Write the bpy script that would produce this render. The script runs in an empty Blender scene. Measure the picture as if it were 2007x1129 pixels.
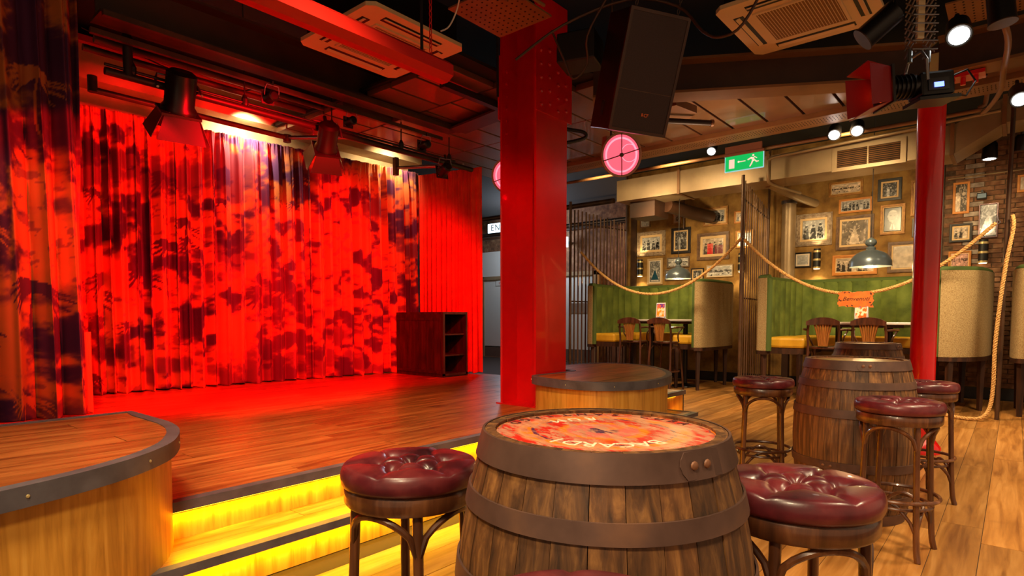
import bpy, bmesh, math, random
import numpy as np
from mathutils import Vector, Matrix, Euler
R = math.radians
PI = math.pi
random.seed(7)
C = bpy.context.scene.collection
sc = bpy.context.scene

# ------------------------------------------------------------------ camera
cam_d = bpy.data.cameras.new('camera')
cam = bpy.data.objects.new('camera', cam_d); C.objects.link(cam)
sc.camera = cam
cam_d.sensor_width = 36.0
cam_d.lens = 36.0 * 1168.0 / 2007.0
cam_d.shift_y = (684.0 - 564.5) / 2007.0
cam_d.clip_start = 0.05
AZ = R(40.145)
cam.location = (0, 0, 1.14)
cam.rotation_euler = (R(90 - 3.04), 0, AZ - R(90))

# ------------------------------------------------------------------ world, exposure
w = bpy.data.worlds.new('world'); sc.world = w
w.use_nodes = True
w.node_tree.nodes['Background'].inputs[0].default_value = (1.0, 0.62, 0.36, 1)
w.node_tree.nodes['Background'].inputs[1].default_value = 0.42
sc.view_settings.view_transform = 'Standard'
sc.view_settings.look = 'None'
sc.view_settings.gamma = 1.0
sc.view_settings.exposure = 0.55
sc.view_settings.use_curve_mapping = False


def light(name, kind, loc, energy, col, target=None, size=0.1, sizey=None, spot=60, blend=0.5):
    d = bpy.data.lights.new(name, kind)
    d.energy = energy; d.color = col
    if kind == 'AREA':
        d.size = size
        if sizey: d.shape = 'RECTANGLE'; d.size_y = sizey
    else:
        d.shadow_soft_size = size
    if kind == 'SPOT':
        d.spot_size = R(spot); d.spot_blend = blend
    o = bpy.data.objects.new(name, d); C.objects.link(o)
    o.location = loc
    if target is not None:
        o.rotation_euler = (Vector(target) - Vector(loc)).to_track_quat('-Z', 'Y').to_euler()
    return o

WARM = (1.0, 0.72, 0.36); WARM2 = (1.0, 0.76, 0.46); RED = (1.0, 0.0, 0.004)
# red stage wash: lanterns hung over the front of the stage
light('red_wash', 'SPOT', (2.9, 3.6, 2.7), 1000, RED, (2.95, 7.0, 1.35), 0.12, spot=82, blend=0.35)
light('red_wash', 'SPOT', (3.9, 3.7, 2.6), 420, RED, (5.0, 6.7, 1.3), 0.12, spot=66, blend=0.45)
light('red_wash', 'SPOT', (1.9, 3.9, 3.1), 220, RED, (1.45, 5.7, 1.8), 0.04, spot=50, blend=0.15)
light('red_wash', 'SPOT', (2.6, 4.7, 2.75), 330, RED, (2.9, 6.4, 0.3), 0.10, spot=82, blend=0.4)
light('red_wash', 'SPOT', (2.0, 1.4, 2.9), 130, RED, (4.2, 3.4, 1.5), 0.05, spot=44, blend=0.6)
light('red_wash', 'SPOT', (2.4, 4.3, 2.5), 9, RED, (2.4, 5.9, 3.8), 0.2, spot=100, blend=0.8)
# house downlights over the bar floor, plus added fill from the camera side
for (x, y, z, e, tx, ty) in ((2.4, -1.0, 3.3, 300, 2.6, -0.9), (4.2, -0.6, 3.1, 190, 4.2, -0.2), (5.6, -1.4, 3.2, 280, 5.6, -1.2), (6.7, 1.5, 3.2, 330, 8.2, 1.6),
                     (7.3, 4.0, 2.95, 230, 8.4, 4.3), (7.5, -0.4, 3.2, 260, 8.2, 0.0), (0.3, 1.3, 3.3, 190, 1.2, 1.0), (-0.7, 0.2, 2.9, 230, 1.2, 0.8)):
    light('house_and_fill_light', 'SPOT', (x, y, z), e, WARM2, (tx, ty, 0), 0.2, spot=98, blend=0.8)
light('stage_front_fill', 'SPOT', (1.6, 2.3, 3.4), 300, WARM, (2.7, 3.5, 0.3), 0.2, spot=62, blend=0.7)  # added warm fill without a fixture, brightens the front stage boards
light('podium_fill', 'SPOT', (0.3, 2.3, 3.4), 130, WARM2, (0.6, 2.8, 0.5), 0.2, spot=70, blend=0.7)  # added fill that lifts the left podium and foreground
light('side_curtain_fill', 'SPOT', (0.6, 3.3, 3.2), 34, WARM, (0.95, 5.6, 1.3), 0.05, spot=42, blend=0.4)  # added warm spot to bring out the print on the side curtain
# added fill spots for the picture wall, a few near modelled spotlights
for (x, y, z, e, ty) in ((8.3, 1.6, 2.8, 85, 1.7), (8.3, 4.3, 2.8, 85, 4.5), (9.3, 0.31, 3.0, 30, 0.3)):
    light('wall_wash_fill', 'SPOT', (x, y, z), e, WARM, (10.5, ty, 2.25), 0.06, spot=92, blend=0.9)
for (y, e, ty) in ((1.5, 110, 1.7), (3.75, 75, 3.4), (4.9, 50, 4.8)):
    light('wall_wash_fill', 'SPOT', (7.5, y, 3.2), e, WARM, (9.6, ty, 2.75), 0.08, spot=100, blend=0.9)
light('rear_room_light', 'POINT', (11.8, 9.6, 3.2), 110, (0.75, 0.85, 1.0), None, 0.3)
light('alcove_fill', 'POINT', (12.35, 6.25, 2.3), 60, (1.0, 0.6, 0.3), None, 0.1)  # added warm fill for the wall behind the rod screen, no lamp there
light('ceiling_bounce_light', 'SPOT', (6.3, 2.6, 2.2), 50, (1.0, 0.6, 0.36), (6.5, 2.5, 3.4), 0.3, spot=140, blend=0.9)

# ------------------------------------------------------------------ materials
def lin(v):
    v = v / 255.0
    return v / 12.92 if v <= 0.04045 else ((v + 0.055) / 1.055) ** 2.4

def col(r, g, b): return (lin(r), lin(g), lin(b), 1.0)

def mat(name, c, rough=0.6, metal=0.0, spec=0.5, emit=None, es=1.0, trans=0.0, coat=0.0):
    m = bpy.data.materials.new(name); m.use_nodes = True
    b = m.node_tree.nodes['Principled BSDF']
    b.inputs['Base Color'].default_value = c
    b.inputs['Roughness'].default_value = rough
    b.inputs['Metallic'].default_value = metal
    b.inputs['Specular IOR Level'].default_value = spec
    b.inputs['Coat Weight'].default_value = coat
    if emit:
        b.inputs['Emission Color'].default_value = emit
        b.inputs['Emission Strength'].default_value = es
    if trans: b.inputs['Transmission Weight'].default_value = trans
    return m

def nt(m): return m.node_tree, m.node_tree.nodes, m.node_tree.links, m.node_tree.nodes['Principled BSDF']

def mix(N, L, fac, a, b, mode='MIX'):
    n = N.new('ShaderNodeMix'); n.data_type = 'RGBA'; n.blend_type = mode
    for inp, v in ((n.inputs[0], fac), (n.inputs[6], a), (n.inputs[7], b)):
        if hasattr(v, 'is_linked') or isinstance(v, bpy.types.NodeSocket): L.new(v, inp)
        else: inp.default_value = v
    return n.outputs[2]

def ramp(N, L, src, stops, interp='LINEAR'):
    n = N.new('ShaderNodeValToRGB'); cr = n.color_ramp; cr.interpolation = interp
    while len(cr.elements) > 1: cr.elements.remove(cr.elements[-1])
    cr.elements[0].position = stops[0][0]; cr.elements[0].color = stops[0][1]
    for p, c in stops[1:]:
        e = cr.elements.new(p); e.color = c
    L.new(src, n.inputs[0]); return n.outputs[0]

def coords(N, L, scale=(1, 1, 1), obj_random=True):
    tc = N.new('ShaderNodeTexCoord'); mp = N.new('ShaderNodeMapping')
    mp.inputs['Scale'].default_value = scale
    if obj_random:
        oi = N.new('ShaderNodeObjectInfo'); mu = N.new('ShaderNodeMath'); mu.operation = 'MULTIPLY'
        mu.inputs[1].default_value = 37.0; L.new(oi.outputs['Random'], mu.inputs[0])
        ad = N.new('ShaderNodeVectorMath'); L.new(tc.outputs['Object'], ad.inputs[0]); L.new(mu.outputs[0], ad.inputs[1])
        L.new(ad.outputs[0], mp.inputs[0])
    else:
        L.new(tc.outputs['Object'], mp.inputs[0])
    return mp.outputs[0]

def noise(N, L, vec, scale, detail=4, rough=0.55, dist=0.0):
    n = N.new('ShaderNodeTexNoise'); n.inputs['Scale'].default_value = scale
    n.inputs['Detail'].default_value = detail; n.inputs['Roughness'].default_value = rough
    n.inputs['Distortion'].default_value = dist
    L.new(vec, n.inputs['Vector']); return n.outputs['Fac']

def bump(N, L, b, h, strength=0.3, dist=0.01):
    n = N.new('ShaderNodeBump'); n.inputs['Strength'].default_value = strength; n.inputs['Distance'].default_value = dist
    L.new(h, n.inputs['Height']); L.new(n.outputs[0], b.inputs['Normal'])

def wood(name, dark, mid, light_, axis=0, rough=0.4, stretch=14, scale=2.2, vary=0.5, coat=0.0, bumpk=0.15):
    """grain runs along AXIS of the object"""
    m = mat(name, mid, rough, coat=coat); T, N, L, b = nt(m)
    s = [stretch, stretch, stretch]; s[axis] = 1.0
    v = coords(N, L, tuple(s))
    n1 = noise(N, L, v, scale, 6, 0.6, 0.6)
    c = ramp(N, L, n1, [(0.28, dark), (0.5, mid), (0.72, light_)])
    v2 = coords(N, L, (1, 1, 1))
    n2 = noise(N, L, v2, 3.0, 3)
    c = mix(N, L, ramp(N, L, n2, [(0.62, (0, 0, 0, 1)), (0.75, (.55, .55, .55, 1))]), c, dark)
    oi = N.new('ShaderNodeObjectInfo')
    k = ramp(N, L, oi.outputs['Random'], [(0, (1 - vary, 1 - vary, 1 - vary, 1)), (1, (1.0 + vary * .4, 1.0 + vary * .3, 1.0 + vary * .2, 1))])
    c = mix(N, L, 1.0, c, k, 'MULTIPLY')
    L.new(c, b.inputs['Base Color'])
    bump(N, L, b, n1, bumpk, 0.003)
    return m

def noisy(name, stops, rough=0.7, scale=6, detail=5, metal=0.0, bumpk=0.2, bdist=0.01, sc3=(1, 1, 1), spec=0.5, coat=0.0):
    m = mat(name, stops[0][1], rough, metal, spec, coat=coat); T, N, L, b = nt(m)
    n1 = noise(N, L, coords(N, L, sc3), scale, detail)
    L.new(ramp(N, L, n1, stops), b.inputs['Base Color'])
    if bumpk: bump(N, L, b, n1, bumpk, bdist)
    return m

def vcol(name, rough=0.8, attr='print', spec=0.3, sheen=0.0):
    m = mat(name, (1, 1, 1, 1), rough, spec=spec); T, N, L, b = nt(m)
    a = N.new('ShaderNodeAttribute'); a.attribute_name = attr
    L.new(a.outputs['Color'], b.inputs['Base Color'])
    return m

M = {}
M['floor_plank'] = wood('oak_floor', col(122, 74, 30), col(166, 112, 52), col(196, 142, 78), 0, 0.34, 12, 1.5, 0.34)
M['stage_plank'] = wood('stage_oak', col(96, 46, 18), col(168, 96, 44), col(200, 128, 66), 0, 0.3, 10, 1.8, 0.3)
M['joint'] = mat('dark_joint', col(38, 22, 12), 0.8)
M['veneer'] = wood('oak_veneer', col(164, 108, 34), col(208, 148, 54), col(226, 172, 78), 2, 0.42, 12, 2.0, 0.08)
M['nosing'] = noisy('grey_nosing', [(0.3, col(70, 66, 72)), (0.7, col(96, 92, 98))], 0.5, 9, bumpk=0.05)
M['stave'] = wood('barrel_stave', col(40, 22, 10), col(98, 62, 30), col(150, 104, 54), 2, 0.6, 14, 3.0, 0.4, bumpk=0.5)
M['hoop'] = noisy('barrel_hoop', [(0.25, col(66, 44, 36)), (0.55, col(92, 66, 56)), (0.8, col(120, 84, 62))], 0.55, 7, metal=0.35, bumpk=0.15, bdist=0.003)
M['rivet'] = noisy('rusty_rivet', [(0.3, col(100, 62, 40)), (0.7, col(140, 92, 62))], 0.6, 20)
M['headwood'] = wood('barrel_head', col(90, 52, 34), col(150, 98, 66), col(185, 130, 92), 0, 0.3, 9, 3.0, 0.12, coat=0.5)
M['leather'] = noisy('oxblood_leather', [(0.3, col(40, 12, 18)), (0.5, col(84, 24, 30)), (0.75, col(122, 48, 48))], 0.34, 8, bumpk=0.45, bdist=0.004, coat=0.12)
M['bentwood'] = wood('dark_bentwood', col(42, 20, 10), col(84, 46, 24), col(120, 74, 42), 2, 0.32, 8, 2.5, 0.1, coat=0.3)
M['chairwood'] = wood('chair_wood', col(36, 16, 8), col(70, 36, 20), col(96, 52, 30), 2, 0.35, 8, 2.5, 0.1, coat=0.2)
M['splat'] = wood('splat_wood', col(110, 62, 24), col(150, 92, 38), col(176, 112, 52), 2, 0.4, 10, 3, 0.05)
M['redpaint'] = noisy('red_gloss_paint', [(0.3, col(190, 4, 8)), (0.7, col(215, 8, 14))], 0.28, 3, bumpk=0.03, coat=0.4)
M['doorred'] = mat('dark_red_door', col(140, 12, 16), 0.4)
M['redtube'] = mat('red_enamel', col(200, 30, 20), 0.4)
M['velvet'] = noisy('green_velvet', [(0.25, col(58, 74, 20)), (0.5, col(88, 104, 36)), (0.8, col(116, 130, 52))], 0.85, 4, bumpk=0.1)
M['velvetedge'] = mat('green_piping', col(70, 88, 28), 0.8)
M['tweed'] = noisy('cream_tweed', [(0.3, col(134, 108, 66)), (0.5, col(160, 134, 88)), (0.7, col(180, 156, 108))], 0.9, 90, 3, bumpk=0.4, bdist=0.004)
M['yellow'] = noisy('mustard_leather', [(0.3, col(196, 142, 24)), (0.7, col(222, 168, 44))], 0.45, 5, bumpk=0.08)
M['darkwood'] = wood('dark_frame_wood', col(26, 12, 6), col(56, 30, 16), col(82, 46, 26), 2, 0.5, 8, 2, 0.1)
M['black'] = mat('black_paint', col(16, 14, 14), 0.5)
M['blackgloss'] = mat('black_steel', col(20, 16, 15), 0.35, 0.3)
M['void'] = mat('void_black', col(12, 9, 8), 0.9)
M['steel'] = mat('brushed_steel', col(150, 150, 155), 0.3, 0.9)
M['chrome'] = mat('pewter_metal', col(96, 106, 110), 0.3, 0.45)
M['rod'] = mat('bronze_rod', col(112, 84, 66), 0.3, 0.4)
M['barblack'] = mat('bar_black', col(40, 28, 22), 0.45, 0.2)
M['brass'] = mat('pale_brass', col(212, 190, 130), 0.3, 0.6)
M['brownsteel'] = noisy('brown_steel', [(0.3, col(58, 40, 28)), (0.7, col(96, 66, 42))], 0.45, 4, metal=0.3, bumpk=0.1)
M['beam'] = noisy('beam_paint', [(0.3, col(110, 74, 40)), (0.7, col(138, 96, 54))], 0.5, 3, bumpk=0.05)
M['beamdark'] = noisy('beam_dark_paint', [(0.3, col(50, 28, 16)), (0.7, col(70, 42, 24))], 0.5, 3, bumpk=0.05)
M['panel'] = noisy('ceiling_panel', [(0.3, col(92, 60, 42)), (0.7, col(122, 84, 60))], 0.28, 2, bumpk=0.03, coat=0.3)
M['duct'] = noisy('galvanised_duct', [(0.3, col(136, 114, 84)), (0.7, col(162, 138, 104))], 0.42, 2.5, metal=0.3, bumpk=0.05)
M['acwhite'] = mat('cassette_plastic', col(216, 192, 146), 0.5)
M['acgrille'] = noisy('cassette_grille', [(0.3, col(120, 84, 40)), (0.7, col(140, 100, 52))], 0.7, 60, bumpk=0.3)
M['plaster'] = noisy('ochre_plaster', [(0.25, col(92, 62, 22)), (0.5, col(140, 102, 44)), (0.8, col(172, 134, 70))], 0.85, 5, 7, bumpk=0.5, bdist=0.02)
M['creamplaster'] = noisy('cream_plaster', [(0.3, col(176, 140, 92)), (0.7, col(206, 174, 124))], 0.8, 3, 6, bumpk=0.3)
M['brick'] = noisy('dark_brick', [(0.25, col(66, 40, 26)), (0.5, col(112, 74, 48)), (0.8, col(150, 116, 84))], 0.85, 9, 6, bumpk=0.6, bdist=0.01)
M['mortar'] = noisy('old_mortar', [(0.3, col(58, 40, 28)), (0.7, col(110, 86, 62))], 0.9, 12, bumpk=0.3)
M['stonegrey'] = noisy('whitewashed_brick', [(0.3, col(110, 96, 86)), (0.7, col(166, 152, 138))], 0.8, 12, bumpk=0.5)
M['rope'] = noisy('manila_rope', [(0.3, col(176, 126, 64)), (0.7, col(220, 174, 104))], 0.85, 60, bumpk=0.3)
M['whitepaint'] = mat('white_door_paint', col(196, 196, 190), 0.5)
M['kick'] = mat('grey_kick_plate', col(92, 76, 66), 0.5)
M['tabletop'] = mat('pale_table_top', col(196, 186, 176), 0.3)
M['speaker'] = noisy('speaker_grille', [(0.3, col(36, 20, 18)), (0.7, col(50, 28, 26))], 0.6, 120, 2, bumpk=0.3, bdist=0.002)
M['orangelogo'] = mat('orange_logo', col(235, 120, 50), 0.5)
M['ledyellow'] = mat('led_strip', col(255, 190, 30), 0.5, emit=(1.0, 0.62, 0.02, 1), es=5.0)
M['lampwhite'] = mat('lamp_white', (1, 1, 1, 1), 0.5, emit=(1.0, 0.97, 0.9, 1), es=9.0)
M['lampwarm'] = mat('lamp_warm', (1, 1, 1, 1), 0.5, emit=(1.0, 0.72, 0.35, 1), es=7.0)
M['lampred'] = mat('lamp_red', (1, .1, .05, 1), 0.4, emit=(1.0, 0.10, 0.01, 1), es=1.6)
M['blueled'] = mat('blue_display', (0.2, .2, 1, 1), 0.4, emit=(0.10, 0.16, 1.0, 1), es=3.5)
M['pinklens'] = mat('pink_lens', col(240, 90, 110), 0.2, emit=(0.95, 0.12, 0.19, 1), es=0.72)
M['pinkbright'] = mat('pink_lens_bright', col(250, 150, 170), 0.2, emit=(1.0, 0.28, 0.38, 1), es=0.95)
M['exitgreen'] = mat('exit_green', col(10, 150, 60), 0.5, emit=(0.0, 0.42, 0.09, 1), es=0.75)
M['exitwhite'] = mat('exit_pale', col(230, 210, 190), 0.5, emit=(0.9, 0.75, 0.6, 1), es=0.5)
M['exitedge'] = mat('exit_edge', col(140, 190, 200), 0.3, emit=(0.25, 0.7, 0.75, 1), es=0.5)
M['coolsign'] = mat('cool_light_box', (1, 1, 1, 1), 0.5, emit=(0.65, 0.9, 1.0, 1), es=1.4)
M['signink'] = mat('sign_ink', col(50, 60, 66), 0.6)
M['redink'] = mat('red_ink', col(170, 60, 40), 0.6)
M['cream_ink'] = mat('cream_ink', col(244, 214, 184), 0.5)
M['dark_ink'] = mat('dark_ink', col(66, 30, 34), 0.5)
M['orangeplaque'] = noisy('orange_plaque', [(0.3, col(196, 92, 20)), (0.7, col(222, 120, 34))], 0.6, 12)
M['plaqueink'] = mat('brown_ink', col(70, 24, 8), 0.6)
M['plainred'] = noisy('plain_red_velvet', [(0.3, col(214, 52, 10)), (0.7, col(236, 80, 20))], 0.75, 5, bumpk=0.05)
M['print_cloth'] = vcol('printed_cloth', 0.75)
M['photo'] = vcol('photo_print', 0.25, spec=0.5)
M['tan'] = mat('curtain_lining', col(170, 116, 56), 0.8)
M['copper'] = mat('tan_enamel', col(160, 112, 86), 0.4, 0.3)
M['hangersteel'] = mat('pantograph_steel', col(150, 150, 150), 0.35, 0.8)
M['grass'] = mat('blue_glass', col(120, 140, 160), 0.2)
FR = {
    'gold': noisy('gilt_frame', [(0.3, col(120, 74, 22)), (0.7, col(184, 130, 52))], 0.5, 14, metal=0.2),
    'orange': noisy('honey_frame', [(0.3, col(176, 104, 26)), (0.7, col(206, 134, 44))], 0.5, 10),
    'black': mat('black_frame', col(26, 20, 18), 0.4),
    'silver': noisy('distressed_frame', [(0.3, col(110, 84, 58)), (0.7, col(176, 156, 130))], 0.5, 20),
    'brown': noisy('carved_brown_frame', [(0.3, col(70, 44, 22)), (0.7, col(122, 84, 44))], 0.5, 18),
    'cream': mat('cream_frame', col(196, 168, 124), 0.5),
    'mauve': mat('mauve_frame', col(130, 104, 108), 0.35, 0.4),
    'grey': noisy('grey_frame', [(0.3, col(96, 80, 66)), (0.7, col(132, 112, 90))], 0.5, 14),
}
M['mat_cream'] = mat('cream_mount', col(214, 180, 130), 0.8)
M['mat_white'] = mat('white_mount', col(216, 200, 180), 0.8)

# painted barrel head: worn rings of red and orange over bare boards
def art_mat():
    m = mat('painted_head', col(200, 90, 50), 0.3, coat=0.25); T, N, L, b = nt(m)
    tc = N.new('ShaderNodeTexCoord')
    ln = N.new('ShaderNodeVectorMath'); ln.operation = 'LENGTH'
    mp = N.new('ShaderNodeMapping'); mp.inputs['Scale'].default_value = (1, 1, 0); L.new(tc.outputs['Object'], mp.inputs[0])
    L.new(mp.outputs[0], ln.inputs[0])
    dn = noise(N, L, mp.outputs[0], 30, 4)
    ad = N.new('ShaderNodeMath'); ad.operation = 'MULTIPLY_ADD'; L.new(dn, ad.inputs[0]); ad.inputs[1].default_value = 0.018
    L.new(ln.outputs['Value'], ad.inputs[2])
    mu = N.new('ShaderNodeMath'); mu.operation = 'MULTIPLY'; mu.inputs[1].default_value = 3.6; L.new(ad.outputs[0], mu.inputs[0])
    red = col(206, 44, 30); org = col(246, 128, 20); tan = col(226, 156, 106); pk = col(236, 104, 92); dk = col(76, 50, 78)
    rings = ramp(N, L, mu.outputs[0], [(0.0, dk), (0.14, dk), (0.17, pk), (0.30, pk), (0.33, org), (0.37, org), (0.40, red), (0.56, red), (0.57, dk), (0.59, dk),
                                        (0.60, org), (0.66, org), (0.69, tan), (0.74, red), (0.85, red), (0.86, dk), (0.875, org), (0.93, org), (0.95, tan), (1, tan)])
    mp2 = N.new('ShaderNodeMapping'); mp2.inputs['Scale'].default_value = (0.5, 1.3, 1); L.new(tc.outputs['Object'], mp2.inputs[0])
    wear = noise(N, L, mp2.outputs[0], 22, 8, 0.78, 0.2)
    bare = ramp(N, L, noise(N, L, mp2.outputs[0], 40, 4), [(0.3, col(176, 112, 84)), (0.7, col(222, 160, 122))])
    c = mix(N, L, ramp(N, L, wear, [(0.47, (0, 0, 0, 1)), (0.52, (0.95, 0.95, 0.95, 1))]), rings, bare)
    blot = noise(N, L, mp.outputs[0], 9, 5)
    c = mix(N, L, ramp(N, L, blot, [(0.58, (0, 0, 0, 1)), (0.66, (0.7, 0.7, 0.7, 1))]), c, org)
    L.new(c, b.inputs['Base Color'])
    bump(N, L, b, wear, 0.1, 0.002)
    return m
M['art'] = art_mat()

# ------------------------------------------------------------------ mesh builder
class MB:
    def __init__(s): s.v = []; s.f = []
    def add(s, vs, fs):
        o = len(s.v); s.v += [tuple(v) for v in vs]; s.f += [tuple(i + o for i in f) for f in fs]; return s
    def box(s, c, d, rot=None):
        x, y, z = d[0] / 2, d[1] / 2, d[2] / 2
        vs = [Vector((a * x, b * y, e * z)) for a, b, e in ((-1, -1, -1), (1, -1, -1), (1, 1, -1), (-1, 1, -1), (-1, -1, 1), (1, -1, 1), (1, 1, 1), (-1, 1, 1))]
        if rot is not None:
            m = Euler(rot).to_matrix() if not isinstance(rot, Matrix) else rot
            vs = [m @ v for v in vs]
        c = Vector(c)
        return s.add([v + c for v in vs], [(3, 2, 1, 0), (4, 5, 6, 7), (0, 1, 5, 4), (1, 2, 6, 5), (2, 3, 7, 6), (3, 0, 4, 7)])
    def box2(s, a, b): return s.box([(a[i] + b[i]) / 2 for i in range(3)], [abs(b[i] - a[i]) for i in range(3)])
    def lathe(s, prof, n=24, c=(0, 0, 0), cap=True, axis=None):
        vs = []; fs = []
        for r, z in prof:
            for k in range(n):
                a = 2 * PI * k / n; vs.append(Vector((r * math.cos(a), r * math.sin(a), z)))
        for i in range(len(prof) - 1):
            for k in range(n):
                k2 = (k + 1) % n
                fs.append((i * n + k, i * n + k2, (i + 1) * n + k2, (i + 1) * n + k))
        if cap:
            fs.append(tuple(range(n - 1, -1, -1))); fs.append(tuple((len(prof) - 1) * n + k for k in range(n)))
        if axis is not None:
            q = Vector((0, 0, 1)).rotation_difference(Vector(axis)); vs = [q @ v for v in vs]
        c = Vector(c)
        return s.add([v + c for v in vs], fs)
    def cyl(s, a, b, r, r2=None, n=12):
        a = Vector(a); b = Vector(b); d = b - a
        return s.lathe([(r, 0), (r if r2 is None else r2, d.length)], n, a, True, d.normalized())
    def tube(s, pts, r, n=8, closed=False, rads=None):
        P = [Vector(p) for p in pts]; m = len(P); vs = []; fs = []
        up = Vector((0, 0, 1)); prev = None
        for i, p in enumerate(P):
            if closed: t = P[(i + 1) % m] - P[i - 1]
            else: t = P[min(i + 1, m - 1)] - P[max(i - 1, 0)]
            t.normalize()
            if prev is None:
                ref = up if abs(t.z) < 0.9 else Vector((1, 0, 0))
                u = t.cross(ref).normalized()
            else:
                u = (prev - t * prev.dot(t)).normalized()
            prev = u; wv = t.cross(u)
            rr = rads[i] if rads else r
            for k in range(n):
                a = 2 * PI * k / n; vs.append(p + (u * math.cos(a) + wv * math.sin(a)) * rr)
        for i in range(m if closed else m - 1):
            j = (i + 1) % m
            for k in range(n):
                k2 = (k + 1) % n; fs.append((i * n + k, i * n + k2, j * n + k2, j * n + k))
        if not closed:
            fs.append(tuple(range(n - 1, -1, -1))); fs.append(tuple((m - 1) * n + k for k in range(n)))
        return s.add(vs, fs)
    def prism(s, poly, z0, z1):
        n = len(poly)
        a = sum(poly[i][0] * poly[(i + 1) % n][1] - poly[(i + 1) % n][0] * poly[i][1] for i in range(n))
        if a < 0: poly = poly[::-1]
        vs = [(x, y, z0) for x, y in poly] + [(x, y, z1) for x, y in poly]
        fs = [tuple(range(n - 1, -1, -1)), tuple(range(n, 2 * n))] + [(i, (i + 1) % n, (i + 1) % n + n, i + n) for i in range(n)]
        return s.add(vs, fs)
    def band(s, outer, inner, z0, z1, closed=True):
        n = len(outer); vs = []
        for (P, z) in ((outer, z0), (outer, z1), (inner, z1), (inner, z0)):
            vs += [(p[0], p[1], z) for p in P]
        fs = []
        for i in range(n if closed else n - 1):
            j = (i + 1) % n
            for k in range(4):
                k2 = (k + 1) % 4
                fs.append((k * n + i, k * n + j, k2 * n + j, k2 * n + i))
        if not closed:
            fs.append((0, n, 2 * n, 3 * n)); fs.append((n - 1, 4 * n - 1, 3 * n - 1, 2 * n - 1))
        return s.add(vs, fs)
    def mesh(s, name, m, smooth=False):
        me = bpy.data.meshes.new(name); me.from_pydata(s.v, [], s.f); me.validate()
        if m is not None: me.materials.append(m)
        bm = bmesh.new(); bm.from_mesh(me); bmesh.ops.recalc_face_normals(bm, faces=bm.faces); bm.to_mesh(me); bm.free()
        if smooth:
            me.polygons.foreach_set('use_smooth', [True] * len(me.polygons))
            try: me.set_sharp_from_angle(angle=R(38))
            except Exception: pass
        return me
    def build(s, name, m, parent=None, smooth=False, loc=None, rot=None, bevel=0):
        o = bpy.data.objects.new(name, s.mesh(name, m, smooth)); C.objects.link(o)
        if parent is not None: o.parent = parent
        if loc is not None: o.location = loc
        if rot is not None: o.rotation_euler = rot
        if bevel:
            b = o.modifiers.new('bevel', 'BEVEL'); b.width = bevel; b.segments = 2; b.limit_method = 'ANGLE'
        return o

def tag(o, label, cat, group=None, kind=None):
    o['label'] = label; o['category'] = cat
    if group: o['group'] = group
    if kind: o['kind'] = kind
    return o

def thing(name, label, cat, loc=(0, 0, 0), rotz=0.0, group=None):
    o = bpy.data.objects.new(name, None); C.objects.link(o); o.empty_display_size = 0.1
    o.location = loc; o.rotation_euler = (0, 0, rotz)
    return tag(o, label, cat, group)

def struct(o):
    o['kind'] = 'structure'; return o

def copy_tree(o, parent=None):
    c = o.copy(); C.objects.link(c); c.parent = parent
    for ch in list(o.children): copy_tree(ch, c)
    return c

def text(name, s, size, m, parent=None, loc=(0, 0, 0), rot=(0, 0, 0), depth=0.001, align='CENTER', shear=0, arc=None, spacing=1.0):
    """lettering as a mesh; arc=(radius, start_deg, step_deg) sets one object per letter round a circle in the XY plane"""
    def glyph(nm, ch, mx):
        cu = bpy.data.curves.new('txt', 'FONT'); cu.body = ch; cu.size = size; cu.align_x = align; cu.align_y = 'CENTER'; cu.extrude = depth
        cu.shear = shear; cu.space_character = spacing; cu.resolution_u = 2
        t = bpy.data.objects.new('txt', cu); C.objects.link(t)
        me = bpy.data.meshes.new_from_object(t.evaluated_get(bpy.context.evaluated_depsgraph_get()))
        bpy.data.objects.remove(t); bpy.data.curves.remove(cu)
        me.transform(mx); me.materials.clear(); me.materials.append(m)
        o = bpy.data.objects.new(nm, me); C.objects.link(o); o.location = loc; o.rotation_euler = rot
        if parent is not None: o.parent = parent
        return o
    if arc:
        r, a0, st = arc
        for i, ch in enumerate(s):
            a = R(a0 + st * i)
            glyph('painted_letter', ch, Matrix.Translation((abs(r) * math.cos(a), abs(r) * math.sin(a), 0)) @ Matrix.Rotation(a - PI / 2 + (PI if r < 0 else 0), 4, 'Z'))
        return None
    return glyph(name, s, Matrix())

# ------------------------------------------------------------------ numpy helpers for prints
def vnoise(u, v, sx, sy, seed, oct_=4):
    rng = np.random.default_rng(seed); out = np.zeros_like(u); amp = 1.0; tot = 0
    for k in range(oct_):
        g = rng.random((257, 257)); x = u * sx * 2 ** k + 11.3; y = v * sy * 2 ** k + 7.7
        xi = np.floor(x).astype(int); yi = np.floor(y).astype(int); fx = x - xi; fy = y - yi
        fx = fx * fx * (3 - 2 * fx); fy = fy * fy * (3 - 2 * fy)
        a = g[xi % 257, yi % 257]; b = g[(xi + 1) % 257, yi % 257]; c = g[xi % 257, (yi + 1) % 257]; d = g[(xi + 1) % 257, (yi + 1) % 257]
        out += amp * ((a * (1 - fx) + b * fx) * (1 - fy) + (c * (1 - fx) + d * fx) * fy); tot += amp; amp *= 0.55
    return out / tot

def set_colors(me, rgb, attr='print'):
    n = rgb.shape[0]; a = me.color_attributes.new(attr, 'FLOAT_COLOR', 'POINT')
    buf = np.ones((n, 4), dtype=np.float32); buf[:, :3] = rgb; a.data.foreach_set('color', buf.ravel())

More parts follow.
